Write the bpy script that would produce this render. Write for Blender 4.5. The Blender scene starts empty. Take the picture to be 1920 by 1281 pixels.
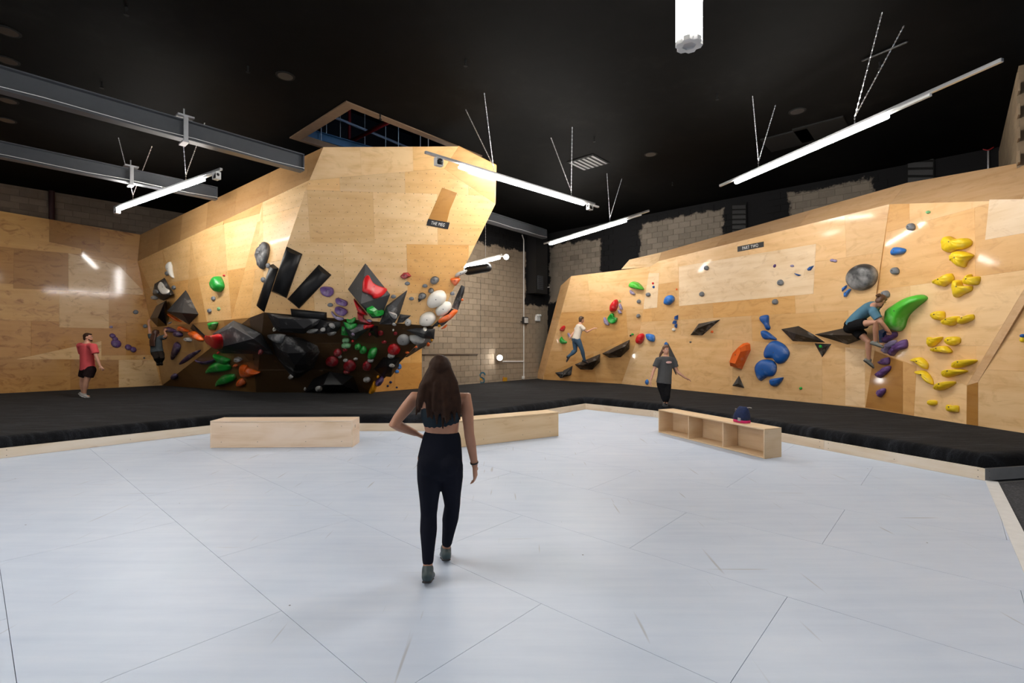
import bpy, bmesh, math, random
from mathutils import Vector as V, Matrix
from mathutils.bvhtree import BVHTree

# ---------------------------------------------------------------- camera, world, exposure
random.seed(7)
SC = bpy.context.scene
COL = SC.collection
FOC, CAMZ, HY, CX = 920.0, 1.73, 647.0, 960.0
cd = bpy.data.cameras.new('camera'); CAM = bpy.data.objects.new('camera', cd); COL.objects.link(CAM)
CAM.location = (0, 0, CAMZ); CAM.rotation_euler = (math.pi / 2, 0, 0)
cd.sensor_width = 36; cd.lens = 36 * FOC / 1920; cd.shift_y = 6.5 / 1920
cd.clip_start = .05; cd.clip_end = 200
SC.camera = CAM
W = bpy.data.worlds.new('world'); SC.world = W; W.use_nodes = True
bg = W.node_tree.nodes['Background']
bg.inputs[0].default_value = (.62, .78, 1.0, 1); bg.inputs[1].default_value = 0.25
SC.view_settings.view_transform = 'Standard'; SC.view_settings.look = 'None'
SC.view_settings.gamma = 1; SC.view_settings.use_curve_mapping = False
SC.view_settings.exposure = 1.0
LAMP = 60.0            # radiance of the batten diffusers
CEIL = 6.5; LZ = 5.27; MAT = .33

# ---------------------------------------------------------------- photo geometry helpers
EYE = V((0, 0, CAMZ))
def ray(px, py): return V(((px - CX) / FOC, 1, -(py - HY) / FOC))
def P(px, py, y): return EYE + ray(px, py) * y
def Pz(px, py, z):
    r = ray(px, py); return EYE + r * ((z - CAMZ) / r.z)
def plane3(a, b, c):
    n = (b - a).cross(c - a).normalized()
    if n.dot(EYE - a) < 0: n = -n
    return (n, a.copy())
def hit(px, py, pl, h=0.0):
    n, a = pl; r = ray(px, py)
    return EYE + r * ((n.dot(a - EYE) + h) / n.dot(r))
UD = V((.669, .743, 0)); VD = V((.743, -.669, 0)); UP = V((0, 0, 1))

# ---------------------------------------------------------------- materials
MATS = {}
def srgb(c):
    return tuple(((x / 255) / 12.92 if x / 255 <= .04045 else ((x / 255 + .055) / 1.055) ** 2.4) for x in c)
def newmat(name):
    m = bpy.data.materials.new(name); m.use_nodes = True
    nt = m.node_tree; b = nt.nodes['Principled BSDF']; MATS[name] = m
    return m, nt, b
def nd(nt, typ, **kw):
    n = nt.nodes.new(typ)
    for k, v in kw.items(): setattr(n, k, v)
    return n
def math_n(nt, op, a, b=None, clamp=False):
    n = nt.nodes.new('ShaderNodeMath'); n.operation = op; n.use_clamp = clamp
    for i, x in enumerate((a, b)):
        if x is None: continue
        if isinstance(x, (int, float)): n.inputs[i].default_value = x
        else: nt.links.new(x, n.inputs[i])
    return n.outputs[0]
def mixc(nt, fac, a, b, mode='MIX'):
    n = nt.nodes.new('ShaderNodeMix'); n.data_type = 'RGBA'; n.blend_type = mode
    for sock, x in ((n.inputs[0], fac), (n.inputs[6], a), (n.inputs[7], b)):
        if isinstance(x, (int, float)): sock.default_value = x
        elif isinstance(x, tuple): sock.default_value = (*x[:3], 1)
        else: nt.links.new(x, sock)
    return n.outputs[2]
def noise(nt, vec, scale, detail=3, rough=.55, dist=0.0):
    n = nt.nodes.new('ShaderNodeTexNoise')
    n.inputs['Scale'].default_value = scale; n.inputs['Detail'].default_value = detail
    n.inputs['Roughness'].default_value = rough; n.inputs['Distortion'].default_value = dist
    if vec is not None: nt.links.new(vec, n.inputs['Vector'])
    return n.outputs[0]
def ramp(nt, fac, stops):
    n = nt.nodes.new('ShaderNodeValToRGB'); e = n.color_ramp.elements
    e[0].position, e[1].position = stops[0][0], stops[-1][0]
    e[0].color = (*stops[0][1], 1); e[1].color = (*stops[-1][1], 1)
    for p, c in stops[1:-1]:
        x = e.new(p); x.color = (*c, 1)
    nt.links.new(fac, n.inputs[0]); return n.outputs[0]
def bump(nt, b, h, strength, dist):
    n = nt.nodes.new('ShaderNodeBump'); n.inputs['Strength'].default_value = strength
    n.inputs['Distance'].default_value = dist; nt.links.new(h, n.inputs['Height'])
    nt.links.new(n.outputs[0], b.inputs['Normal'])
def mapping(nt, vec, scale=(1, 1, 1), loc=None):
    n = nt.nodes.new('ShaderNodeMapping'); n.inputs['Scale'].default_value = scale
    nt.links.new(vec, n.inputs['Vector'])
    if loc is not None: nt.links.new(loc, n.inputs['Location'])
    return n.outputs[0]
def plain(name, col, rough=.5, metal=0.0, spec=.5, var=.12, vscale=9, chalk=0.0, coat=0.0):
    """one colour with slight mottling, and optional hand chalk smears"""
    m, nt, b = newmat(name)
    tc = nd(nt, 'ShaderNodeTexCoord').outputs['Object']
    n1 = noise(nt, tc, vscale, 3)
    c = mixc(nt, n1, tuple(x * (1 - var) for x in col), tuple(min(1, x * (1 + var)) for x in col))
    if chalk:
        k = noise(nt, tc, 2.4, 4, .6, .2)
        f = math_n(nt, 'MULTIPLY', math_n(nt, 'SUBTRACT', k, .60 - chalk * .12), 3.2, True)
        c = mixc(nt, math_n(nt, 'MULTIPLY', f, .6), c, (.72, .71, .70))
    nt.links.new(c, b.inputs['Base Color'])
    b.inputs['Roughness'].default_value = rough; b.inputs['Metallic'].default_value = metal
    b.inputs['Specular IOR Level'].default_value = spec; b.inputs['Coat Weight'].default_value = coat
    return m
def emit(name, col, s):
    m, nt, b = newmat(name)
    b.inputs['Base Color'].default_value = (.8, .8, .8, 1)
    b.inputs['Emission Color'].default_value = (*col, 1); b.inputs['Emission Strength'].default_value = s
    return m
def plywood(name, tnut=False, rough=.3, raw=False, fig=0.0, coat=.3):
    m, nt, b = newmat(name)
    uv = nd(nt, 'ShaderNodeUVMap').outputs[0]
    oi = nd(nt, 'ShaderNodeObjectInfo')
    off = nd(nt, 'ShaderNodeCombineXYZ')
    nt.links.new(math_n(nt, 'MULTIPLY', oi.outputs['Random'], 37.0), off.inputs[0])
    nt.links.new(math_n(nt, 'MULTIPLY', oi.outputs['Random'], 91.0), off.inputs[1])
    g1 = noise(nt, mapping(nt, uv, (.5, 4.5, 1), off.outputs[0]), 1.6, 3, .5, .5)
    g2 = noise(nt, mapping(nt, uv, (1.0, 1.7, 1), off.outputs[0]), 1.1, 3, .5, 1.0)
    g3 = noise(nt, mapping(nt, uv, (1.5, 45, 1), off.outputs[0]), 2.0, 2)
    f = math_n(nt, 'ADD', math_n(nt, 'MULTIPLY', g1, .45), math_n(nt, 'ADD', math_n(nt, 'MULTIPLY', g2, .4), math_n(nt, 'MULTIPLY', g3, .15)))
    tone = ramp(nt, f, [(.30, (.78, .66, .52)), (.45, (.93, .89, .82)), (.58, (1, 1, 1)), (.75, (1.0, 1.0, 1.0))])
    c = mixc(nt, 1.0, oi.outputs['Color'], tone, 'MULTIPLY')
    if fig:   # flame-like birch figure
        fg = noise(nt, mapping(nt, uv, (1.6, 2.6, 1), off.outputs[0]), 1.5, 4, .62, 1.4)
        c = mixc(nt, math_n(nt, 'MULTIPLY', math_n(nt, 'MULTIPLY', math_n(nt, 'SUBTRACT', fg, .53), 5.0, True), fig), c, mixc(nt, 1.0, oi.outputs['Color'], (.52, .36, .18), 'MULTIPLY'))
    kn = noise(nt, mapping(nt, uv, (1, 2.0, 1), off.outputs[0]), 3.1, 2, .4, .5)
    kf = math_n(nt, 'MULTIPLY', math_n(nt, 'SUBTRACT', kn, .69), 6.0, True)
    c = mixc(nt, math_n(nt, 'MULTIPLY', kf, .55), c, (.36, .17, .05))
    if tnut:
        sx = nd(nt, 'ShaderNodeSeparateXYZ'); nt.links.new(uv, sx.inputs[0])
        row = math_n(nt, 'FLOOR', math_n(nt, 'DIVIDE', sx.outputs[1], .15))
        sh = math_n(nt, 'MULTIPLY', math_n(nt, 'MODULO', row, 2.0), .1)
        fu = math_n(nt, 'SUBTRACT', math_n(nt, 'FRACT', math_n(nt, 'DIVIDE', math_n(nt, 'ADD', sx.outputs[0], sh), .2)), .5)
        fv = math_n(nt, 'SUBTRACT', math_n(nt, 'FRACT', math_n(nt, 'DIVIDE', sx.outputs[1], .15)), .5)
        fu = math_n(nt, 'MULTIPLY', fu, .2); fv = math_n(nt, 'MULTIPLY', fv, .15)
        d = math_n(nt, 'SQRT', math_n(nt, 'ADD', math_n(nt, 'MULTIPLY', fu, fu), math_n(nt, 'MULTIPLY', fv, fv)))
        c = mixc(nt, math_n(nt, 'LESS_THAN', d, .0085), c, (.16, .09, .04))
    nt.links.new(c, b.inputs['Base Color'])
    b.inputs['Roughness'].default_value = rough
    if not raw:
        b.inputs['Coat Weight'].default_value = coat; b.inputs['Coat Roughness'].default_value = .07
    bump(nt, b, g2, .05, .02)
    return m
PLY = plywood('birch_plywood', False, .36, False, .35, .35); PLYT = plywood('birch_plywood_drilled', True, .46, False, .2, .06); PLYL = plywood('birch_plywood_figured', False, .34, False, .9, .5)
PLYR = plywood('raw_birch_plywood', False, .55, True)

def block_mat(name, sdir, s0, clear=(), painted=(), base=(.33, .262, .19)):
    """concrete blocks; black paint with ragged edges inside the painted rectangles (s, z) but not inside the clear ones"""
    m, nt, b = newmat(name)
    geo = nd(nt, 'ShaderNodeNewGeometry'); oi = nd(nt, 'ShaderNodeObjectInfo')
    pos = geo.outputs['Position']
    n1 = noise(nt, pos, 6, 5, .65); n2 = noise(nt, pos, 60, 2)
    nn = math_n(nt, 'ADD', math_n(nt, 'MULTIPLY', n1, .6), math_n(nt, 'MULTIPLY', oi.outputs['Random'], .42))
    c = ramp(nt, nn, [(.2, tuple(x * .72 for x in base)), (.55, base), (.95, tuple(min(1, x * 1.22) for x in base))])
    c = mixc(nt, math_n(nt, 'MULTIPLY', n2, .35), c, tuple(x * .6 for x in base))
    dot = nd(nt, 'ShaderNodeVectorMath', operation='DOT_PRODUCT'); nt.links.new(pos, dot.inputs[0]); dot.inputs[1].default_value = sdir
    s = math_n(nt, 'SUBTRACT', dot.outputs['Value'], s0)
    sz = nd(nt, 'ShaderNodeSeparateXYZ'); nt.links.new(pos, sz.inputs[0]); z = sz.outputs[2]
    rag = math_n(nt, 'MULTIPLY', math_n(nt, 'SUBTRACT', noise(nt, pos, 2.6, 5, .7), .5), .55)
    def box(r):
        a = math_n(nt, 'MINIMUM', math_n(nt, 'SUBTRACT', s, r[0]), math_n(nt, 'SUBTRACT', r[1], s))
        bb = math_n(nt, 'MINIMUM', math_n(nt, 'SUBTRACT', z, r[2]), math_n(nt, 'SUBTRACT', r[3], z))
        d = math_n(nt, 'ADD', math_n(nt, 'MINIMUM', a, bb), rag)
        return math_n(nt, 'MULTIPLY', d, 14.0, True)
    mask = None
    for r in painted:
        k = box(r); mask = k if mask is None else math_n(nt, 'MAXIMUM', mask, k)
    for r in clear:
        k = math_n(nt, 'SUBTRACT', 1.0, box(r)); mask = math_n(nt, 'MULTIPLY', mask, k)
    if mask is not None: c = mixc(nt, mask, c, (.006, .006, .007))
    nt.links.new(c, b.inputs['Base Color']); b.inputs['Roughness'].default_value = .85
    b.inputs['Specular IOR Level'].default_value = .25
    bump(nt, b, n2, .25, .01)
    return m

# painted floor: cool white paint, scuffs and rubber marks
m, nt, b = newmat('floor_paint')
geo = nd(nt, 'ShaderNodeNewGeometry').outputs['Position']
n1 = noise(nt, geo, 1.1, 5, .6); n2 = noise(nt, mapping(nt, geo, (.6, 7, 1)), 1.4, 4, .6)
c = ramp(nt, math_n(nt, 'ADD', math_n(nt, 'MULTIPLY', n1, .5), math_n(nt, 'MULTIPLY', n2, .5)), [(.3, (.49, .575, .72)), (.55, (.57, .65, .785)), (.8, (.64, .70, .815))])
for rot, sc_, thr in ((.5, (9, .55, 1), .735), (-.7, (.5, 8, 1), .74), (1.2, (13, .8, 1), .745)):
    mp = nd(nt, 'ShaderNodeMapping'); mp.inputs['Rotation'].default_value = (0, 0, rot); mp.inputs['Scale'].default_value = sc_
    nt.links.new(geo, mp.inputs['Vector'])
    sn = noise(nt, mp.outputs[0], 2.1, 1, .4)
    c = mixc(nt, math_n(nt, 'MULTIPLY', math_n(nt, 'SUBTRACT', sn, thr), 9.0, True), c, (.33, .34, .37))
vo = nd(nt, 'ShaderNodeTexVoronoi'); vo.inputs['Scale'].default_value = 2.3; nt.links.new(geo, vo.inputs['Vector'])
c = mixc(nt, math_n(nt, 'LESS_THAN', vo.outputs['Distance'], .018), c, (.10, .10, .12))
nt.links.new(c, b.inputs['Base Color']); b.inputs['Roughness'].default_value = .42
bump(nt, b, n2, .03, .01)
FLOORM = m
# black mat fabric
m, nt, b = newmat('mat_carpet')
geo = nd(nt, 'ShaderNodeNewGeometry').outputs['Position']
f1 = noise(nt, geo, 90, 3, .7); f2 = noise(nt, mapping(nt, geo, (1, 6, 1)), 1.3, 8, .72, .5)
c = ramp(nt, math_n(nt, 'ADD', math_n(nt, 'MULTIPLY', f1, .35), math_n(nt, 'MULTIPLY', f2, .65)), [(.36, (.0025, .0028, .0034)), (.5, (.0075, .008, .0096)), (.64, (.030, .032, .038))])
nt.links.new(c, b.inputs['Base Color']); b.inputs['Roughness'].default_value = .95
b.inputs['Specular IOR Level'].default_value = .1; b.inputs['Sheen Weight'].default_value = .04; b.inputs['Sheen Roughness'].default_value = .5
bump(nt, b, f2, .35, .06)
MATM = m
m, nt, b = newmat('grey_carpet')
geo = nd(nt, 'ShaderNodeNewGeometry').outputs['Position']
f1 = noise(nt, geo, 45, 4, .8)
c = ramp(nt, f1, [(.35, (.016, .017, .02)), (.55, (.05, .052, .06)), (.7, (.13, .13, .15))])
nt.links.new(c, b.inputs['Base Color']); b.inputs['Roughness'].default_value = 1
CARPM = m
m, nt, b = newmat('ceiling_black')
geo = nd(nt, 'ShaderNodeNewGeometry').outputs['Position']
f1 = noise(nt, geo, .5, 5, .6); f2 = noise(nt, mapping(nt, geo, (1, 1, 1)), 2.6, 4, .7)
c = ramp(nt, math_n(nt, 'MULTIPLY', math_n(nt, 'ADD', f1, f2), .5), [(.35, (.0015, .0015, .0015)), (.55, (.003, .0028, .0027)), (.7, (.007, .0066, .006))])
nt.links.new(c, b.inputs['Base Color']); b.inputs['Roughness'].default_value = .75; b.inputs['Specular IOR Level'].default_value = .05
CEILM = m
BLK = plain('black_volume_paint', (.016, .016, .0175), .5, var=.3, vscale=5, chalk=.3, spec=.35)
BLKC = plain('black_volume_clean', (.009, .009, .0098), .36, var=.25, vscale=5, chalk=.0, spec=.22)
GRYV = plain('charcoal_volume_paint', (.045, .046, .049), .55, var=.2, vscale=4, chalk=.25, spec=.3)
STEEL = plain('painted_steel', (.07, .076, .086), .45, .25)
ALU = plain('aluminium_rail', (.55, .56, .58), .35, .7)
CHAIN = plain('zinc_chain', (.5, .5, .5), .35, .8)
DARK = plain('black_plastic', (.012, .012, .013), .4)
WHITEP = plain('white_plastic', (.75, .75, .74), .4)
SCREW = plain('screw_steel', (.09, .085, .08), .4, .6)
FRAMEW = plain('stained_timber', (.14, .085, .05), .6, var=.25)
HC = {
 'yellow': plain('hold_yellow', (.86, .60, .012), .5, chalk=.25), 'blue': plain('hold_blue', (.008, .085, .33), .42, chalk=.12),
 'sky': plain('hold_sky_blue', (.02, .17, .58), .42, chalk=.35), 'green': plain('hold_green', (.012, .34, .04), .38, chalk=.25),
 'lime': plain('hold_lime', (.08, .50, .04), .35, chalk=.12), 'red': plain('hold_red', (.62, .006, .012), .4, chalk=.3),
 'dred': plain('hold_dark_red', (.33, .012, .02), .4, chalk=.25), 'orange': plain('hold_orange', (.78, .13, .012), .4, chalk=.3),
 'purple': plain('hold_purple', (.12, .055, .20), .5, chalk=.3), 'lilac': plain('hold_lilac', (.30, .25, .42), .55, chalk=.5),
 'dpurple': plain('hold_dark_purple', (.055, .028, .09), .5, chalk=.2), 'grey': plain('hold_grey', (.17, .185, .205), .6, chalk=.15),
 'dgrey': plain('hold_dark_grey', (.06, .062, .066), .5, chalk=.7), 'white': plain('hold_white', (.80, .77, .70), .5, var=.05),
 'pale': plain('hold_pale_grey', (.40, .395, .38), .6, chalk=.6), 'black': BLK, 'blackc': BLKC, 'gryv': GRYV,
 'amber': plain('hold_amber', (.85, .36, .01), .4), 'mint': plain('hold_mint', (.2, .5, .22), .5, chalk=.4), 'navy': plain('hold_navy', (.006, .02, .10), .4),
 'disc': plain('chalked_black_disc', (.035, .035, .037), .45, var=.3, chalk=1.25)}
BOLT = SCREW

# ---------------------------------------------------------------- object helpers
def new_obj(name, me, mat=None, parent=None):
    o = bpy.data.objects.new(name, me); COL.objects.link(o)
    if mat is not None and me is not None and not me.materials: me.materials.append(mat)
    if parent is not None: o.parent = parent
    return o
def obj(name, bm, mat, parent=None, smooth=False):
    bmesh.ops.recalc_face_normals(bm, faces=bm.faces)
    me = bpy.data.meshes.new(name); bm.to_mesh(me); bm.free()
    if smooth:
        for p in me.polygons: p.use_smooth = True
    return new_obj(name, me, mat, parent)
def tag(o, label=None, cat=None, group=None, kind=None):
    if label: o['label'] = label
    if cat: o['category'] = cat
    if group: o['group'] = group
    if kind: o['kind'] = kind
    return o
def empty(name, loc=(0, 0, 0), rz=0.0):
    o = bpy.data.objects.new(name, None); COL.objects.link(o); o.location = loc; o.rotation_euler = (0, 0, rz)
    o.empty_display_size = .1
    return o
def put(o, parent):   # parent while keeping world coordinates baked in the mesh (parent has only a translation)
    o.parent = parent; o.matrix_parent_inverse = Matrix.Translation(-V(parent.location)); return o
def box(bm, c, s, ax=None):
    """box centred at c with full sizes s along axes ax"""
    ax = ax or (V((1, 0, 0)), V((0, 1, 0)), V((0, 0, 1))); c = V(c)
    vs = [bm.verts.new(c + ax[0] * (s[0] * i / 2) + ax[1] * (s[1] * j / 2) + ax[2] * (s[2] * k / 2)) for i in (-1, 1) for j in (-1, 1) for k in (-1, 1)]
    for f in ((0, 1, 3, 2), (4, 6, 7, 5), (0, 4, 5, 1), (2, 3, 7, 6), (0, 2, 6, 4), (1, 5, 7, 3)):
        bm.faces.new([vs[i] for i in f])
    return bm
def boxes(*args):
    bm = bmesh.new()
    for a in args: box(bm, *a)
    return bm
def bevel(bm, w, seg=1):
    bmesh.ops.bevel(bm, geom=list(bm.edges), offset=w, segments=seg, affect='EDGES', profile=.7); return bm
def frame_of(d, side=None):
    d = d.normalized()
    if side is None or abs(side.normalized().dot(d)) > .98: side = V((0, 0, 1)) if abs(d.z) < .9 else V((1, 0, 0))
    a = (side - d * side.dot(d)).normalized()
    return a, d.cross(a)
def tube(bm, pts, rad, side=None, n=12, cap=True):
    """tapered tube along pts; rad items are r or (r_side, r_other); rounded closed ends"""
    pts = [V(p) for p in pts]; R = [(r, r) if isinstance(r, (int, float)) else r for r in rad]
    rows = []
    N = len(pts)
    for i, p in enumerate(pts):
        d = (pts[min(i + 1, N - 1)] - pts[max(i - 1, 0)])
        rows.append((p, d.normalized(), R[i]))
    if cap:
        p, d, r = rows[0]; k = min(r); pre = [(p - d * k * s, d, (r[0] * c, r[1] * c)) for s, c in ((.92, .38), (.7, .71), (.38, .92))]
        p, d, r = rows[-1]; k = min(r); post = [(p + d * k * s, d, (r[0] * c, r[1] * c)) for s, c in ((.38, .92), (.7, .71), (.92, .38))]
        rows = pre + rows + post
    rings = []; prev = None
    for p, d, r in rows:
        a, b2 = frame_of(d, side if side is not None else prev); prev = a
        rings.append([bm.verts.new(p + a * (r[0] * math.cos(t)) + b2 * (r[1] * math.sin(t))) for t in (2 * math.pi * j / n for j in range(n))])
    for q in range(len(rings) - 1):
        for j in range(n):
            bm.faces.new((rings[q][j], rings[q][(j + 1) % n], rings[q + 1][(j + 1) % n], rings[q + 1][j]))
    bm.faces.new(rings[0][::-1]); bm.faces.new(rings[-1])
    return bm
def ball(bm, c, r, ax=None, n=12, m=8):
    c = V(c); ax = ax or (V((1, 0, 0)), V((0, 1, 0)), V((0, 0, 1)))
    r = (r, r, r) if isinstance(r, (int, float)) else r
    rows = []
    for i in range(1, m):
        t = math.pi * i / m
        rows.append([bm.verts.new(c + ax[0] * (r[0] * math.sin(t) * math.cos(u)) + ax[1] * (r[1] * math.sin(t) * math.sin(u)) + ax[2] * (r[2] * math.cos(t))) for u in (2 * math.pi * j / n for j in range(n))])
    top = bm.verts.new(c + ax[2] * r[2]); bot = bm.verts.new(c - ax[2] * r[2])
    for q in range(len(rows) - 1):
        for j in range(n): bm.faces.new((rows[q][j], rows[q + 1][j], rows[q + 1][(j + 1) % n], rows[q][(j + 1) % n]))
    for j in range(n):
        bm.faces.new((top, rows[0][j], rows[0][(j + 1) % n])); bm.faces.new((bot, rows[-1][(j + 1) % n], rows[-1][j]))
    return bm
def prism(bm, pts, d):
    """polygon pts extruded by vector d"""
    a = [bm.verts.new(p) for p in pts]; b2 = [bm.verts.new(p + d) for p in pts]; n = len(pts)
    bm.faces.new(a); bm.faces.new(b2[::-1])
    for i in range(n): bm.faces.new((a[i], b2[i], b2[(i + 1) % n], a[(i + 1) % n]))
    return bm
def clip(poly, axis, val, keep_ge):
    out = []
    for i in range(len(poly)):
        p, q = poly[i], poly[(i + 1) % len(poly)]
        ip = (p[axis] >= val) == keep_ge or abs(p[axis] - val) < 1e-7
        iq = (q[axis] >= val) == keep_ge or abs(q[axis] - val) < 1e-7
        if ip: out.append(p)
        if ip != iq:
            t = (val - p[axis]) / (q[axis] - p[axis]); out.append((p[0] + (q[0] - p[0]) * t, p[1] + (q[1] - p[1]) * t))
    return out
def area2(p): return .5 * sum(p[i][0] * p[(i + 1) % len(p)][1] - p[(i + 1) % len(p)][0] * p[i][1] for i in range(len(p)))

# ---------------------------------------------------------------- room shell
def wall_quad(name, a, b2, z0, z1, mat, thick=.2, back=None):
    d = (b2 - a).normalized(); n = V((-d.y, d.x, 0))
    if n.dot(EYE - a) > 0: n = -n
    bm = prism(bmesh.new(), [V((a.x, a.y, z0)), V((b2.x, b2.y, z0)), V((b2.x, b2.y, z1)), V((a.x, a.y, z1))], n * thick)
    return tag(obj(name, bm, mat), kind='structure')
BLK_W, BLK_H = .4, .2
def block_mesh(w, mats):
    bm = bmesh.new(); box(bm, (0, 0, 0), (w - .008, .03, BLK_H - .008))
    bmesh.ops.bevel(bm, geom=[e for e in bm.edges], offset=.003, segments=1, affect='EDGES')
    me = bpy.data.meshes.new('block'); bm.to_mesh(me); bm.free(); me.materials.append(mats); return me
def block_wall(name, a, b2, z0, z1, mat, mortar, see, limit=300):
    """a wall of concrete blocks: each block inside the pixel windows `see` is a part of its own"""
    w = wall_quad(name, a, b2, z0, z1, mortar)
    d = (b2 - a); L = d.length; d.normalize(); n = V((d.y, -d.x, 0))
    if n.dot(EYE - a) < 0: n = -n
    full = block_mesh(BLK_W, mat); half = block_mesh(BLK_W / 2, mat)
    M = Matrix.Rotation(math.atan2(d.y, d.x), 4, 'Z'); spots = []
    for r in range(int((z1 - z0) / BLK_H)):
        z = z0 + (r + .5) * BLK_H; s = 0.0; first = r % 2
        while s < L - .05:
            wd = BLK_W / 2 if (first and s == 0) else BLK_W
            c = a + d * (s + wd / 2) + UP * (z - a.z) + n * .006; s += wd
            if c.y < .5: continue
            px = CX + c.x / c.y * FOC; py = HY - (c.z - CAMZ) / c.y * FOC
            k = any(x0 < px < x1 and y0 < py < y1 for x0, y0, x1, y1 in see)
            if k: spots.append((c.y, c, wd))
    spots.sort(key=lambda t: t[0])
    for _, c, wd in spots[:limit]:
        o = new_obj('block', full if wd > .3 else half); o.matrix_world = Matrix.Translation(c) @ M; o.parent = w
    rest = spots[limit:]
    if rest:
        bm = bmesh.new()
        for _, c, wd in rest: box(bm, c, (wd - .012, .03, BLK_H - .012), (d, n, UP))
        tag(obj('block_courses', bm, mat, w), kind='stuff')
    return w
MORT = plain('mortar', (.20, .17, .14), .9, var=.2); MORTD = plain('dark_mortar', (.02, .018, .016), .9)
# back block wall (behind the gap between the two climbing walls)
g0 = Pz(870.6, 721, MAT); g1 = Pz(1006, 710, MAT)
BWD = (g1 - g0).normalized(); BWP = plane3(g0, g1, g0 + UP)
bw_a = g0 - BWD * 3.4; bw_b = g1 + BWD * .75; bw_a.z = bw_b.z = 0
def s_on(px, py, pl, a, d): p = hit(px, py, pl); return (p - a).dot(d), p.z
def pixbox(x0, y0, x1, y1, pl, a, d):
    q = [s_on(x, y, pl, a, d) for x in (x0, x1) for y in (y0, y1)]
    return (min(t[0] for t in q), max(t[0] for t in q), min(t[1] for t in q), max(t[1] for t in q))
p1 = pixbox(983, 300, 1040, 572, BWP, bw_a, BWD); p2 = pixbox(780, 300, 960, 470, BWP, bw_a, BWD)
BRM = block_mat('concrete_block', BWD, bw_a.dot(BWD), painted=[p1, (p2[0], p2[1] + 3, 5.45, 9)])
wall_back = block_wall('wall_back', bw_a, bw_b, 0, CEIL, BRM, BRM, [(790, 380, 1075, 730)])
# black painted wall behind the long climbing wall
rw_a = bw_b.copy(); rw_d = V((.743, -.669, 0)); rw_b = rw_a + rw_d * 13.75
RWP = plane3(rw_a, rw_b, rw_a + UP)
q = [pixbox(1200, 418, 1358, 480, RWP, rw_a, rw_d), pixbox(1478, 362, 1640, 410, RWP, rw_a, rw_d), pixbox(1030, 462, 1128, 560, RWP, rw_a, rw_d)]
BRM2 = block_mat('concrete_block_black', rw_d, rw_a.dot(rw_d), painted=[(-3, 30, -2, 12)], clear=q, base=(.23, .195, .155))
wall_right = block_wall('wall_right', rw_a, rw_b, 0, CEIL, BRM2, BRM2, [(1040, 400, 1150, 530), (1180, 390, 1380, 490), (1450, 335, 1660, 440)])
# return wall in the far right corner
BRM3 = block_mat('concrete_block_warm', UD, 0.0, base=(.26, .19, .12))
rr_b = rw_b - UD * 4.6
wall_return = block_wall('wall_return', rw_b, rr_b, 0, CEIL, BRM3, BRM3, [(1870, 100, 2000, 330)])
# left alcove wall above the plywood
w0 = Pz(0, 738, MAT); w1 = Pz(304, 723, MAT); WLP = plane3(w0, w1, w0 + UP); LWD = (w1 - w0).normalized()
lw_n = WLP[0]
la = w0 - LWD * 7 - lw_n * .45; lb = w1 + LWD * 4 - lw_n * .45; la.z = lb.z = 0
BRM4 = block_mat('concrete_block_dim', LWD, 0.0, base=(.20, .15, .11))
wall_left = block_wall('wall_left', la, lb, 0, CEIL, BRM4, BRM4, [(-60, 320, 350, 445)])
DWALL = plain('black_wall_paint', (.010, .010, .010), .8)
wall_quad('wall_behind', lb, bw_a - BWD * .2, 0, CEIL, DWALL)
wall_quad('wall_side', la, la + VD * 30, 0, CEIL, plain('white_wall', (.6, .6, .6), .8))
# ceiling with a rectangular opening above the prow
h0 = Pz(650, 190, CEIL); h1 = Pz(557, 260, CEIL); h2 = Pz(880, 272, CEIL)
HU = UD.copy(); HV = -VD.copy()
du = 3.7; dv = 2.5
def hc(a, b2, z=CEIL): p = h0 + HU * a + HV * b2; return V((p.x, p.y, z))
bm = bmesh.new()
EXT = 30
for (a0, a1, b0, b1) in ((-EXT, EXT, -EXT, 0), (-EXT, EXT, dv, EXT), (-EXT, 0, 0, dv), (du, EXT, 0, dv)):
    prism(bm, [hc(a0, b0), hc(a1, b0), hc(a1, b1), hc(a0, b1)], UP * .12)
ceiling = tag(obj('ceiling', bm, CEILM), kind='structure')
for (a0, a1, b0, b1) in ((-.02, du, -.02, .16), (-.02, .2, .16, dv), (du - .05, du, .16, dv), (.2, du, dv - .1, dv)):
    obj('opening_frame', prism(bmesh.new(), [hc(a0, b0, CEIL - .025), hc(a1, b0, CEIL - .025), hc(a1, b1, CEIL - .025), hc(a0, b1, CEIL - .025)], UP * .14), FRAMEW, ceiling)
# ceiling board joints
for k in range(-5, 6):
    p = hc(k * 2.4 + .7, -3, CEIL - .004); q2 = hc(k * 2.4 + .7, -22, CEIL - .004)
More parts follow.
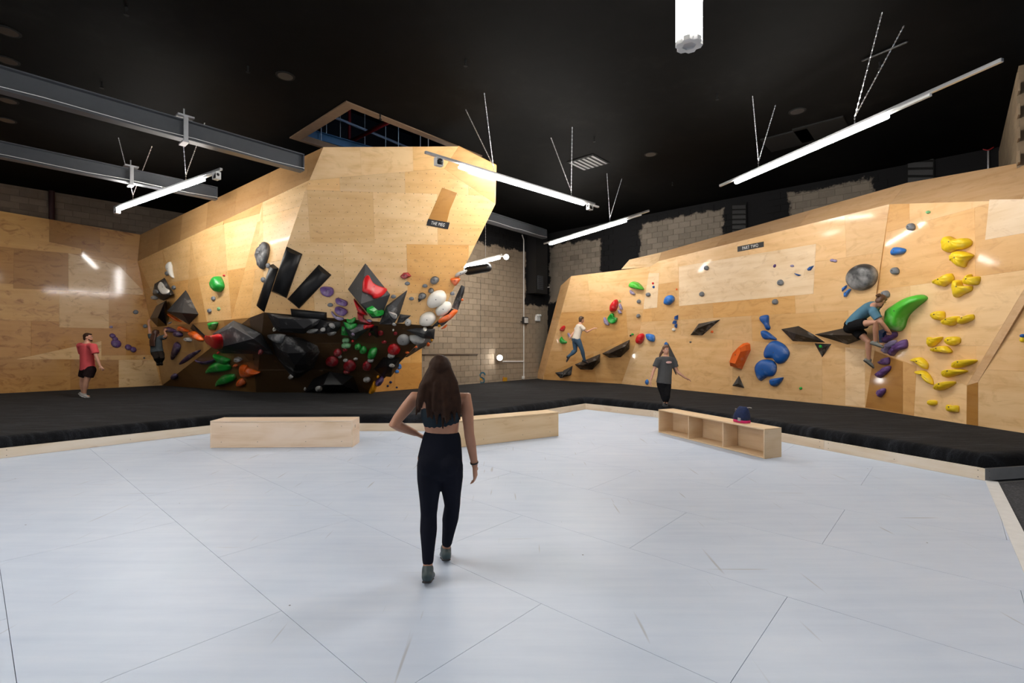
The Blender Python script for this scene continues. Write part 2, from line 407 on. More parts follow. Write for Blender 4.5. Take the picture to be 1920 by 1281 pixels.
# roof void above the opening
VOID = plain('void_dark', (.012, .014, .022), .8)
bm = bmesh.new()
a_, b_ = -2.5, 6.0
for p, q2 in ((hc(a_, -2), hc(b_, -2)), (hc(b_, -2), hc(b_, 6)), (hc(b_, 6), hc(a_, 6)), (hc(a_, 6), hc(a_, -2))):
    prism(bm, [p + UP * .15, q2 + UP * .15, q2 + UP * 2.9, p + UP * 2.9], UP.cross(q2 - p).normalized() * .05)
prism(bm, [hc(a_, -2) + UP * 2.9, hc(b_, -2) + UP * 2.9, hc(b_, 6) + UP * 2.9, hc(a_, 6) + UP * 2.9], UP * .05)
tag(obj('roof_void', bm, VOID), kind='structure')
HATCH = plain('grey_hatch', (.007, .007, .007), .7, spec=.15)
BLUEB = plain('blue_beam', (.03, .13, .30), .5); REDP = plain('red_pipe', (.28, .012, .015), .45)
def vbeam(name, a, b2, s, mat, label, cat):
    d = (b2 - a); L = d.length; x, y = frame_of(d, UP); bm = bmesh.new()
    c = (a + b2) / 2
    box(bm, c + x * s / 2, (L, .015, s * .7), (d.normalized(), x, y)); box(bm, c - x * s / 2, (L, .015, s * .7), (d.normalized(), x, y)); box(bm, c, (L, s, .012), (d.normalized(), x, y))
    return tag(obj(name, bm, mat), label, cat)
def pipe(name, pts, r, mat, label, cat, parent=None):
    o = obj(name, tube(bmesh.new(), pts, [r] * len(pts), n=10), mat, parent, True)
    return tag(o, label, cat) if parent is None else o
def line_ext(a, b2, k0, k1): return a + (a - b2) * k0, b2 + (b2 - a) * k1
vbeam('roof_beam', *line_ext(Pz(590, 254, 7.0), Pz(668, 276, 7.0), .3, 1.2), .2, BLUEB, 'blue steel beam seen inside the ceiling opening', 'beam')
vbeam('roof_purlin', *line_ext(Pz(632, 222, 7.9), Pz(765, 277, 7.9), .5, .6), .05, plain('pale_steel', (.35, .45, .6), .4), 'pale lit purlin crossing high inside the ceiling opening', 'beam')
pipe('sprinkler_pipe', line_ext(Pz(640, 274, 7.5), Pz(722, 232, 7.5), .3, .4), .055, REDP, 'red sprinkler pipe slanting inside the ceiling opening', 'pipe')
q0 = Pz(655, 250, 8.0); pipe('sprinkler_riser', [V((q0.x, q0.y, 6.9)), V((q0.x, q0.y, 9.3))], .05, REDP, 'upright red pipe in the ceiling opening', 'pipe')
RODM = plain('threaded_rod', (.6, .65, .7), .35, .6)
for x, zz, w_ in ((602, 7.0, 'leftmost'), (612, 7.2, 'second from the left'), (638, 7.5, 'third from the left'), (684, 7.8, 'middle'), (723, 7.7, 'third from the right'), (747, 7.5, 'second from the right'), (788, 7.1, 'rightmost long'), (803, 6.95, 'last short')):
    q0 = Pz(x, 255, zz); pipe('hanger_rod', [V((q0.x, q0.y, CEIL + .2)), V((q0.x, q0.y, 9.35))], .013, RODM, w_ + ' thin hanger rod in the ceiling opening', 'rod')['group'] = 'hanger rods in the ceiling opening'
li = bpy.data.lights.new('void_lamp', 'POINT'); li.energy = 35; li.color = (.55, .75, 1); li.shadow_soft_size = .15
lo = bpy.data.objects.new('void_lamp', li); COL.objects.link(lo); lo.location = hc(3.4, -1.2, 8.7)

# floor: painted boards inside the kerb, base slab under everything
def G(px, py): p = Pz(px, py, 0); return (p.x, p.y)
K = [G(0, 860), G(430, 808.4), G(860, 808.4), G(1098, 767.7), G(1225, 782), G(1847, 901.8)]
K0 = (K[0][0] - UD.x * 7, K[0][1] - UD.y * 7); KR = (12.5, 7.55)
sd = V((K[5][0] - 3.918, K[5][1] - 3.763)).normalized()
S1p = (K[5][0], K[5][1]); S0p = (K[5][0] - sd.x * 12, K[5][1] - sd.y * 12)
bm = prism(bmesh.new(), [V((-28, -9, -.3)), V((16, -9, -.3)), V((16, 24, -.3)), V((-28, 24, -.3))], UP * .27)
floor = tag(obj('floor', bm, plain('screed', (.2, .2, .2), .9)), kind='structure')
fpoly = [K0] + K + [S0p, (-13, -6)]
def to_uv(p): return (p[0] * VD.x + p[1] * VD.y, p[0] * UD.x + p[1] * UD.y)
def fr_uv(q): return V((q[0] * VD.x + q[1] * UD.x, q[0] * VD.y + q[1] * UD.y, 0))
fp = [to_uv(p) for p in fpoly]
us = [p[0] for p in fp]; vs_ = [p[1] for p in fp]
j = 0; vv = .17 - 1.2 * 9
while vv < max(vs_):
    uu = math.floor(min(us) / 2.4) * 2.4 - (1.2 if j % 2 else 0) + .35
    while uu < max(us):
        c = clip(clip(clip(clip(fp, 0, uu, True), 0, uu + 2.4, False), 1, vv, True), 1, vv + 1.2, False) if True else []
        if len(c) > 2 and abs(area2(c)) > .004:
            g = .0016; cx = sum(p[0] for p in c) / len(c); cy = sum(p[1] for p in c) / len(c)
            top = [fr_uv((p[0] + (g if p[0] - uu < 1e-5 else -g if uu + 2.4 - p[0] < 1e-5 else 0), p[1] + (g if p[1] - vv < 1e-5 else -g if vv + 1.2 - p[1] < 1e-5 else 0))) for p in c]
            obj('floor_board', prism(bmesh.new(), [p - UP * .03 for p in top], UP * .03), FLOORM, floor)
        uu += 2.4
    vv += 1.2; j += 1
# white edge strip and grey carpet beyond it
sn = V((sd.y, -sd.x, 0)); a = V((*S1p, 0)) + V((sd.x, sd.y, 0)) * .02; b2 = V((*S0p, 0))
tag(obj('trim_1', prism(bmesh.new(), [a, a + sn * .12, b2 + sn * .12, b2], UP * .006), plain('white_strip', (.74, .74, .74), .5)), kind='structure')
tag(obj('floor_carpet', prism(bmesh.new(), [V((*K[5], -.03)) + sn * .121, V((KR[0], KR[1], -.03)), V((14, -6, -.03)), b2 + sn * .121 - UP * .03], UP * .024), CARPM), kind='structure')
# kerb boards round the mats
def offs(poly, d):
    """offset an open polyline to its left by d (mitred)"""
    out = []
    for i, p in enumerate(poly):
        p = V((p[0], p[1])); n = V((0, 0))
        dirs = []
        if i > 0: dirs.append((p - V((poly[i - 1][0], poly[i - 1][1]))).normalized())
        if i < len(poly) - 1: dirs.append((V((poly[i + 1][0], poly[i + 1][1])) - p).normalized())
        ns = [V((-t.y, t.x)) for t in dirs]
        n = sum(ns, V((0, 0))).normalized(); k = d / max(.3, n.dot(ns[0])); out.append((p + n * k)[:])
    return out
KL = [K0] + K + [KR]
KB = offs(KL, .035)
kerb = tag(empty('trim_2'), kind='structure')
KW = plywood('kerb_birch', False, .5, True); KGREY = plain('kerb_grey', (.20, .20, .205), .6)
for i in range(len(KL) - 1):
    a, b2, c, d = V((*KL[i], 0)), V((*KL[i + 1], 0)), V((*KB[i + 1], 0)), V((*KB[i], 0))
    L = (b2 - a).length; n = max(1, round(L / 2.4)); last = i == len(KL) - 2
    for j in range(n):
        t0, t1 = j / n + (.0012 / L if j else 0), (j + 1) / n - (.0012 / L if j < n - 1 else 0)
        q = [a.lerp(b2, t0), a.lerp(b2, t1), d.lerp(c, t1), d.lerp(c, t0)]
        o = obj('kerb_board', prism(bmesh.new(), q, UP * .152), KGREY if last else KW, kerb)
        t = random.choice(((.78, .65, .50), (.74, .62, .49), (.80, .70, .58))); o.color = (*t, 1)
        me = o.data; uvl = me.uv_layers.new(); dd = (b2 - a).normalized()
        for lp in me.loops:
            co = me.vertices[lp.vertex_index].co; uvl.data[lp.index].uv = (co.dot(dd), co.z)
        nn = V((dd.y, -dd.x, 0)); bs = bmesh.new()
        for t2, z in ((t0 + .07 / L, .035), (t0 + .07 / L, .12), ((t0 + t1) / 2, .06), (t1 - .07 / L, .035), (t1 - .07 / L, .12)):
            p = a.lerp(b2, t2) + UP * z; tube(bs, [p - nn * .004, p + nn * .0015], [.006, .006], n=6, cap=False)
        obj('screws', bs, SCREW, kerb)
# crash mat
MF = offs(KL, .037)
prof = [(0, .03), (0, .2), (.008, .255), (.03, .295), (.065, .32), (.12, MAT)]
rows = [[V((x, y, z)) for x, y in offs(KL, .037 + o)] for o, z in prof]
def densify(row):
    out = []
    for i in range(len(row) - 1):
        n = max(1, int((row[i + 1] - row[i]).length / .35))
        out += [row[i].lerp(row[i + 1], t / n) for t in range(n)]
    return out + [row[-1]]
nseg = [max(1, int((V((*KL[i + 1], 0)) - V((*KL[i], 0))).length / .35)) for i in range(len(KL) - 1)]
bm = bmesh.new(); vr = []
for r in rows:
    rr = []
    for i in range(len(r) - 1): rr += [r[i].lerp(r[i + 1], t / nseg[i]) for t in range(nseg[i])]
    rr.append(r[-1])
    vr.append([bm.verts.new(p) for p in rr])
for i in range(len(vr) - 1):
    for k in range(len(vr[0]) - 1): bm.faces.new((vr[i][k], vr[i][k + 1], vr[i + 1][k + 1], vr[i + 1][k]))
back = [(14, 8), (12, 13), (5, 20.5), (1.6, 21), (-5, 19.5), (-12, 20), (-24, 10), (-18, 1.0)]
bm.faces.new(vr[-1] + [bm.verts.new((x, y, MAT)) for x, y in back])
for f in bm.faces: f.smooth = len(f.verts) == 4
bmesh.ops.triangulate(bm, faces=[f for f in bm.faces if len(f.verts) > 4])
crash = obj('crash_mat', bm, MATM)
tag(crash, 'thick black carpeted crash mat running along the climbing walls', 'mat')

# ---------------------------------------------------------------- climbing walls: faceted, clad in birch sheets
FACETS = []
TONE = {'mid': [(.80, .51, .245), (.76, .455, .19), (.82, .56, .30), (.74, .42, .155), (.80, .52, .26)],
        'left': [(.72, .405, .125), (.62, .32, .085), (.80, .49, .19), (.76, .44, .15), (.54, .26, .055)],
        'meg': [(.80, .51, .23), (.75, .44, .165), (.82, .56, .29), (.78, .48, .20), (.72, .40, .135)],
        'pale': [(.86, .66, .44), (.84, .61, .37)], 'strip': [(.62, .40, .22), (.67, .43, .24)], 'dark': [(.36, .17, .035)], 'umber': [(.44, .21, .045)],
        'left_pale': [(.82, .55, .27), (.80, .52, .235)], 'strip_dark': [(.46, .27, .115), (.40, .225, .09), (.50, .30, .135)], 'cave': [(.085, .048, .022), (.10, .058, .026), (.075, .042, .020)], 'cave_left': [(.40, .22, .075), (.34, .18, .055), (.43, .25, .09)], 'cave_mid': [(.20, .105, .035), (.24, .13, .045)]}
def facet(wall, name, px, pl, tones='mid', mat=None, size=(2.4, 1.2), off=(0, 0), pts=None, tilt=0.0, register=True):
    """px: outline in photo pixels projected on plane pl; clad with sheets cut to size"""
    n, o = pl
    P3 = pts if pts else [hit(x, y, pl) for x, y in px]
    ux = UP.cross(n)
    ux = ux.normalized() if ux.length > .05 else V((1, 0, 0))
    uy = n.cross(ux).normalized()
    if tilt: ux, uy = ux * math.cos(tilt) + uy * math.sin(tilt), uy * math.cos(tilt) - ux * math.sin(tilt)
    o0 = P3[0]; uv = [((p - o0).dot(ux), (p - o0).dot(uy)) for p in P3]
    if register: FACETS.append((px, pl, wall))
    x0, x1 = min(p[0] for p in uv), max(p[0] for p in uv); y0, y1 = min(p[1] for p in uv), max(p[1] for p in uv)
    sx, sy = size; r = 0; y = y0 - off[1] % sy
    while y < y1:
        x = x0 - off[0] % sx - (sx / 2 if r % 2 else 0)
        while x < x1:
            c = clip(clip(clip(clip(uv, 0, x, True), 0, x + sx, False), 1, y, True), 1, y + sy, False)
            cc = []
            for p in c:
                if not cc or abs(p[0] - cc[-1][0]) + abs(p[1] - cc[-1][1]) > 1e-4: cc.append(p)
            if len(cc) > 1 and abs(cc[0][0] - cc[-1][0]) + abs(cc[0][1] - cc[-1][1]) < 1e-4: cc.pop()
            if len(cc) > 2 and abs(area2(cc)) > .003:
                sheet(wall, cc, o0, ux, uy, n, mat or PLY, random.choice(TONE[tones]))
            x += sx
        y += sy; r += 1
    return pl
def sheet(wall, c, o0, ux, uy, n, mat, tone, proud=0.0, th=.018):
    ca = (sum(p[0] for p in c) / len(c), sum(p[1] for p in c) / len(c))
    bm = bmesh.new()
    def w3(p, h): return o0 + ux * p[0] + uy * p[1] + n * h
    def inset(p, k=.004):
        d = V((ca[0] - p[0], ca[1] - p[1])); L = d.length; return (p[0] + d.x / L * k, p[1] + d.y / L * k) if L > .02 else p
    A = [bm.verts.new(w3(inset(p), proud)) for p in c]; B = [bm.verts.new(w3(p, proud - .004)) for p in c]; C = [bm.verts.new(w3(p, proud - th)) for p in c]
    N = len(c); fs = [bm.faces.new(A), bm.faces.new(C[::-1])]
    for X, Y in ((A, B), (B, C)):
        for i in range(N): bm.faces.new((X[i], Y[i], Y[(i + 1) % N], X[(i + 1) % N]))
    bmesh.ops.recalc_face_normals(bm, faces=bm.faces)
    l = bm.loops.layers.uv.new('UVMap')
    for f in bm.faces:
        for lp in f.loops:
            d = lp.vert.co - o0; lp[l].uv = (d.dot(ux), d.dot(uy))
    me = bpy.data.meshes.new('plywood_sheet'); bm.to_mesh(me); bm.free()
    o = new_obj('plywood_sheet', me, mat, wall); k = random.uniform(.87, 1.06)
    o.color = (tone[0] * k, tone[1] * k, tone[2] * k, 1)
    return o
def patch(wall, px, pl, tone, mat=None, proud=.004):
    n, o = pl; P3 = [hit(x, y, pl) for x, y in px]
    ux = UP.cross(n).normalized(); uy = n.cross(ux).normalized(); o0 = P3[0]
    return sheet(wall, [((p - o0).dot(ux), (p - o0).dot(uy)) for p in P3], o0, ux, uy, n, mat or PLY, random.choice(TONE[tone]), proud)
# left wall
LW = tag(empty('climbing_wall'), 'upright plywood climbing wall behind the man in the red shirt', 'climbing wall')
facet(LW, 'left', [(-190, 363.5), (263, 440), (258, 490), (284, 614), (304, 723), (-190, 747.4)], WLP, 'left', PLYL, size=(2.25, 1.06), off=(.9, 0))
patch(LW, [(92, 411), (187, 427), (188, 474), (92, 454)], WLP, 'umber', PLYL); patch(LW, [(26, 467), (128, 475), (128, 545), (25, 541)], WLP, 'umber', PLYL)
patch(LW, [(128, 475), (222, 497), (268, 545), (268, 553), (128, 546)], WLP, 'left_pale', PLYL); patch(LW, [(111, 547), (204, 551), (204, 616), (111, 614)], WLP, 'left_pale', PLYL)
patch(LW, [(30, 674), (190, 674), (190, 640), (150, 648)], WLP, 'left_pale', PLYL); patch(LW, [(132, 676), (222, 675), (222, 727), (132, 731)], WLP, 'umber', PLYL)
patch(LW, [(223, 675), (290, 675), (302, 723), (223, 726)], WLP, 'left_pale', PLYL)
# the big overhanging prow
MG = tag(empty('overhanging_boulder_wall'), 'large overhanging plywood prow with dark cave beneath it', 'climbing wall')
a0, a1, a2, a3 = [hit(*p, WLP) for p in ((263, 440), (258, 490), (284, 614), (304, 723))]
L1 = P(495, 586, 11.5); ct = P(580, 338, 11.0); Kk = P(468, 596, 12.0)
S1P = plane3(a0, a1, ct); D1 = hit(606, 276, S1P)
L2 = P(815, 612, 11.95); MRP = plane3(L1, ct, L2); Vv = hit(833, 316, MRP); Ww = hit(928, 382, MRP)
TP = plane3(ct, Vv, D1); D2 = hit(860, 274.5, TP); UPn = plane3(Vv, D2, Ww); W2 = hit(930, 310, UPn)
G1 = Pz(480, 736, MAT); G2 = Pz(694, 736.5, MAT)
facet(MG, 'main_right', [(580, 338), (495, 586), (815, 612), (928, 382), (833, 316)], MRP, 'meg', PLYT, (1.45, 1.15), (.3, .35))
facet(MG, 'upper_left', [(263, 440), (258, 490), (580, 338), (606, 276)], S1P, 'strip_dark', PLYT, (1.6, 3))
facet(MG, 'top', [(606, 276), (580, 338), (833, 316), (860, 274.5)], TP, 'meg', None, (1.15, 2))
facet(MG, 'shoulder', [(860, 274.5), (833, 316), (928, 382), (930, 310)], UPn, 'meg', None, (2.4, 2))
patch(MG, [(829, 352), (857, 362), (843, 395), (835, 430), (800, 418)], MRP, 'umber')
def tri(wall, pts, tones='meg', reg=None, size=(2.4, 1.2), mat=None):
    pl = plane3(*pts[:3]); px = [(CX + p.x / p.y * FOC, HY - (p.z - CAMZ) / p.y * FOC) for p in pts]
    facet(wall, 'f', px, pl, tones, mat, size, pts=pts, register=reg is None); return pl
ts = (0, .2, .4, .6, .8, 1)   # the left face twists gently from the corner to the prow crease
tp_ = [a1.lerp(ct, t) for t in ts]; bt_ = [a2.lerp(Kk, t / .93) if t < .93 else L1.copy() for t in ts]
for i in range(len(ts) - 1):
    if i == len(ts) - 2: tri(MG, [tp_[i], bt_[i], Kk], size=(9, 1.2), mat=PLYT); tri(MG, [tp_[i], Kk, L1], size=(9, 1.2), mat=PLYT); tri(MG, [tp_[i], L1, ct], size=(9, 1.2), mat=PLYT)
    else: tri(MG, [tp_[i], bt_[i], bt_[i + 1]], size=(9, 1.3), mat=PLYT); tri(MG, [tp_[i], bt_[i + 1], tp_[i + 1]], size=(9, 1.3), mat=PLYT)
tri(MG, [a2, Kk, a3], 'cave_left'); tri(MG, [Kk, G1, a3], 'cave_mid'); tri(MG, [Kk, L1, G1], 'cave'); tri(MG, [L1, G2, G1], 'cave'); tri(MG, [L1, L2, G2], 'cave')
bk = V((-.743, .669, 0)) * 4.2
for p, q in ((L2, Ww), (Ww, W2), (W2, D2)):
    tri(MG, [p, q, q + bk, p + bk], reg=0)
tri(MG, [L2, L2 + bk, G2], reg=0)
# low board on the block wall at the right of the cave
LB = tag(empty('low_climbing_board'), 'low plywood board on the block wall beside the cave', 'climbing wall')
BPf = (BWP[0], BWP[1] + BWP[0] * .12)
facet(LB, 'low', [(692, 737.5), (700, 650), (740, 600), (791, 600), (791, 728.5)], BPf, 'left', size=(1.2, .95), off=(.3, .1))
# long wall on the right
RW = tag(empty('long_climbing_wall'), 'long faceted plywood climbing wall with blue and yellow holds', 'climbing wall')
r0 = Pz(1019, 712, MAT); r1 = Pz(1165, 720, MAT); r2 = Pz(1622, 765.5, MAT); r3 = Pz(1812, 796, MAT); r4 = Pz(1833.6, 799, MAT)
LOWP = plane3(r1, r2, r1 + UP); c1 = hit(1199, 624, LOWP); c2 = hit(1640, 657, LOWP)
n_ = LOWP[0]; UPP = plane3(c1, c2, c1 + UP * 1 + n_ * .07)
e1 = hit(1219, 500, UPP); e3 = hit(1668, 383, UPP)
R3L = plane3(r2, r3, c2); c3 = hit(1813, 723, R3L); R3U = plane3(c2, e3, c3)
top3 = hit(1700, 343, UPP) + ray(1700, 343) * .45; e2 = hit(1235, 490, UPP)
R2T = plane3(e2, e3, top3); R3T = plane3(e3, hit(2020, 372, R3U), top3)
UNP = plane3(r0, r1, c1); f0 = hit(1019.7, 704, UNP); R1P = plane3(c1, e1, f0); f3 = hit(1071, 518, R1P)
r00 = Pz(1005.6, 709.5, MAT); BVP = plane3(f0, f3, r00)
facet(RW, 'main', [(1199, 624), (1640, 657), (1643, 549), (1668, 383), (1235, 490), (1219, 500)], UPP, 'mid', size=(2.4, 1.2), off=(.6, .3))
facet(RW, 'kick', [(1165, 720), (1622, 765.5), (1640, 657), (1199, 624)], LOWP, 'mid', size=(2.4, 1.6), off=(.3, 0))
facet(RW, 'slab', [(1668, 383), (1643, 549), (1640, 657), (1813, 723), (1896.7, 582), (2020, 372)], R3U, 'mid', size=(2.6, 1.2), off=(.4, .5))
facet(RW, 'kick_near', [(1622, 765.5), (1640, 657), (1813, 723), (1812, 796)], R3L, 'mid', size=(1.6, 1.6), off=(.4, 0))
facet(RW, 'coping', [(1235, 490), (1668, 383), (1700, 343), (1240, 473)], R2T, 'strip', size=(2.4, 2))
facet(RW, 'coping_near', [(1668, 383), (2020, 372), (2080, 276), (1700, 343)], R3T, 'strip', size=(2.4, 2))
facet(RW, 'under', [(1165, 720), (1199, 624), (1019.7, 704), (1019, 712)], UNP, 'mid', size=(2.4, 1.4))
facet(RW, 'left_face', [(1199, 624), (1219, 500), (1071, 518), (1019.7, 704)], R1P, 'mid', size=(2.8, 1.5), off=(.4, .5))
facet(RW, 'bevel', [(1005.6, 709.5), (1051.5, 535.6), (1071, 518), (1019.7, 704), (1019, 712)], BVP, 'mid', size=(3, 2.4))
pe = hit(1165, 504.5, R1P); TLP = plane3(e1, hit(1240, 473, R2T), pe)
facet(RW, 'coping_far', [(1165, 504.5), (1219, 500), (1235, 490), (1240, 473), (1180, 487)], TLP, 'pale', size=(3, 3))
r5 = Pz(1918, 812, MAT); R4P = plane3(r4, r5, r4 + UP); s4 = hit(1833.6, 717, R4P)
SLP = plane3(r3, r4, s4); SUP = plane3(c3, hit(2020, 372, R3U), s4)
facet(RW, 'edge_low', [(1812, 796), (1813, 723), (1833.6, 717), (1833.6, 799)], SLP, 'umber', size=(3, 3))
facet(RW, 'edge_up', [(1813, 723), (1896.7, 582), (2020, 372), (2044, 362), (1833.6, 717)], SUP, 'strip', size=(3, 3))
facet(RW, 'near', [(1833.6, 799), (1833.6, 717), (2044, 362), (2240, 362), (2240, 865)], R4P, 'mid', size=(2.4, 1.2), off=(0, .2))
patch(RW, [(1273, 500), (1530, 457.5), (1525, 551), (1273, 574)], UPP, 'pale'); patch(RW, [(1640, 658), (1693, 679), (1693, 775.5), (1623, 764)], R3L, 'umber')
patch(RW, [(1855, 374), (1960, 373), (1960, 430), (1847, 450)], R3U, 'pale'); patch(RW, [(1207, 513), (1236, 512), (1232, 577), (1207, 580)], UPP, 'pale')
patch(RW, [(1585, 651), (1622, 656), (1622, 764), (1585, 760)], LOWP, 'pale')

# ---------------------------------------------------------------- batten lamps on chains
DIFF = emit('lit_diffuser', (1.0, .955, .89), LAMP); SPOTM = emit('spot_lens', (1, .97, .92), 60.0)
def chain(bm, a, b2, step=.045):
    d = b2 - a; L = d.length; x, y = frame_of(d); d.normalize(); n = int(L / step)
    for i in range(n):
        c = a + d * ((i + .5) * L / n); w = x if i % 2 else y
        pts = [c - d * step * .62, c + w * .012, c + d * step * .62, c - w * .012]; o = (y if i % 2 else x) * .005
        vs = [bm.verts.new(p + o) for p in pts] + [bm.verts.new(p - o) for p in pts]
        for f in ((0, 1, 2, 3), (7, 6, 5, 4), (0, 4, 5, 1), (1, 5, 6, 2), (2, 6, 7, 3), (3, 7, 4, 0)): bm.faces.new([vs[k] for k in f])
    return bm
def spot(parent, p, d, aim, col=WHITEP):
    """small square track spotlight under the rail"""
    x = d.normalized(); y = UP.cross(x)
    s = obj('spotlight', boxes((p + UP * .11, (.05, .05, .06), (x, y, UP)), (p + UP * .07 + x * .07, (.012, .1, .14), (x, y, UP)), (p + UP * .07 - x * .07, (.012, .1, .14), (x, y, UP)), (p + UP * .135, (.15, .1, .012), (x, y, UP)), (p - UP * .002, (.15, .1, .012), (x, y, UP))), col, parent)
    bm = bmesh.new(); tube(bm, [p + UP * .06 - aim * .05, p + UP * .06 + aim * .05], [.045, .052], n=12)
    obj('spot_head', bm, DARK, s, True)
def batten(label, A, B, lit0, lit1, chains, spots=(), z=LZ):
    """A, B: rail ends (pixels, projected at lamp height); lit0..lit1 fraction that glows"""
    a = Pz(*A, z) if len(A) == 2 else V(A); b2 = Pz(*B, z) if len(B) == 2 else V(B)
    d = b2 - a; L = d.length; x = d.normalized(); y = UP.cross(x); c = (a + b2) / 2
    t = tag(empty('batten_lamp', c), label, 'lamp')
    o = put(obj('rail', bevel(boxes((c + UP * .055, (L, .055, .05), (x, y, UP))), .006), ALU), t)
    bd = boxes((a.lerp(b2, (lit0 + lit1) / 2 + .06) + UP * .012, (L * min(.94, (lit1 - lit0) + .12), .05, .034), (x, y, UP)))
    put(obj('gear_tray', bd, WHITEP), t)
    p, q = a.lerp(b2, lit0), a.lerp(b2, lit1)
    bm = bmesh.new(); tube(bm, [p - UP * .03, q - UP * .03], [(.032, .05)] * 2, side=UP, n=14)
    put(obj('diffuser', bm, DIFF, None, True), t)
    for fr, tops in chains:
        bot = a.lerp(b2, fr) + UP * .08; jn = bot + UP * .12; bm = bmesh.new()
        chain(bm, bot, jn)
        for tp in tops: chain(bm, jn, Pz(*tp, CEIL) if len(tp) == 2 else V(tp))
        put(obj('chain', bm, CHAIN), t)
    for fr, aim in spots: 
        pp = a.lerp(b2, fr) - UP * .12
        s0 = len(t.children); spot(t, pp, x, V(aim).normalized())
        s = [k for k in t.children if k.name.startswith('spotlight')][-1]; s.matrix_parent_inverse = Matrix.Translation(-c)
    return t
batten('lit batten lamp hanging before the steel beams with two square spotlights', (215, 393), (415, 322), .06, .86, [(.21, [(222, 258), (285, 274)]), (.72, [(384, 230), (340, 222)])], [(.03, (-1, 1, -.6)), (.965, (-1, 1, -.6))])
batten('lit batten lamp hanging in front of the overhanging prow', (797, 291), (1115, 387), .16, .91, [(.33, [(873, 205), (908, 174)]), (.82, [(1033, 258), (1073, 238)])], [(.06, (-1, 1, -.5)), (.96, (1, 1, -.6))])
batten('lit batten lamp above the far corner of the long climbing wall', (1020, 460), (1217, 399), .08, .82, [(.69, [(1138, 325), (1166, 335)])])
batten('long lit batten lamp nearest the viewer above the yellow holds', (1350, 353), (1880, 120), .1, .72, [(.22, [(1411, 180), (1454, 197)]), (.62, [(1654, 23), (1695, 48)])])
fl = batten('lit batten lamp against the block wall behind the prow', P(842, 506, 15.8), P(941, 481, 15.2), .05, .95, [(.3, [tuple(P(842, 506, 15.8).lerp(P(941, 481, 15.2), .3) + UP * 1.5)]), (.7, [tuple(P(842, 506, 15.8).lerp(P(941, 481, 15.2), .7) + UP * 1.5)])])
# extra lamps added out of view to brighten the near floor and prow
for k, (c, d, lb) in enumerate((((-3.4, 2.9), VD, 'added unseen batten lamp straight above the viewer'), ((-8.2, 1.6), VD, 'added unseen batten lamp over the floor left of the viewer'), ((-11.4, 4.4), UD, 'added unseen batten lamp over the mat edge outside the frame'), ((4.6, 1.2), UD, 'added unseen batten lamp over the carpet behind the viewer'))):
    a = V((*c, LZ)) - d * 2.6; b2 = V((*c, LZ)) + d * 2.6
    batten(lb, tuple(a), tuple(b2), .1, .8, [(.25, [tuple(a.lerp(b2, .25) + UP * (CEIL - LZ))]), (.75, [tuple(a.lerp(b2, .75) + UP * (CEIL - LZ))])])
# bright round spotlight at the end of the far lamp, and a bulkhead lamp low on the wall
def round_lamp(label, p, r, aim):
    aim = aim.normalized(); t = tag(empty('wall_spotlight', p), label, 'lamp')
    bm = bmesh.new(); tube(bm, [p - aim * .16, p - aim * .1, p], [r * .6, r * .95, r * 1.08], n=16, cap=False); put(obj('housing', bm, WHITEP, None, True), t)
    bm = bmesh.new(); ball(bm, p, (r * .92, r * .92, r * .35), (*frame_of(aim), aim)); put(obj('lens', bm, SPOTM, None, True), t)
    return t
pf = P(949, 482, 15.1); round_lamp('bright round spotlight beside the far batten lamp', pf, .085, (EYE - pf))
pf = hit(937, 671, BWP, .2); round_lamp('bright round lamp low on the block wall', pf, .11, (EYE - pf))
# vertical pendant cluster of six tubes
cp = P(1292, 84, 5.2); zb = cp.z
t = tag(empty('pendant_lamp', cp), 'bright upright pendant of six light tubes around a hexagonal core', 'lamp')
bm = bmesh.new(); hexa = [V((math.cos(i * math.pi / 3 + .52) * .075, math.sin(i * math.pi / 3 + .52) * .075, 0)) for i in range(6)]
prism(bm, [cp + h for h in hexa], UP * (CEIL - zb)); put(obj('core', bm, ALU), t)
for i in range(6):
    an = i * math.pi / 3; d = V((math.cos(an), math.sin(an), 0)); e = V((-d.y, d.x, 0))
    tr = put(obj('lamp_tray', prism(bmesh.new(), [cp + d * .062 - e * .04 - UP * .015, cp + d * .1 - e * .056 - UP * .015, cp + d * .135 - e * .03 - UP * .015, cp + d * .135 + e * .03 - UP * .015, cp + d * .1 + e * .056 - UP * .015, cp + d * .062 + e * .04 - UP * .015], UP * .05), WHITEP), t)
    put(obj('diffuser', prism(bmesh.new(), [cp + d * .07 - e * .038 + UP * .036, cp + d * .1 - e * .052 + UP * .036, cp + d * .132 - e * .028 + UP * .036, cp + d * .132 + e * .028 + UP * .036, cp + d * .1 + e * .052 + UP * .036, cp + d * .07 + e * .038 + UP * .036], UP * (CEIL - zb - .1)), emit('pendant_diffuser', (1, .97, .93), 30.0) if i == 0 else MATS['pendant_diffuser']), t)
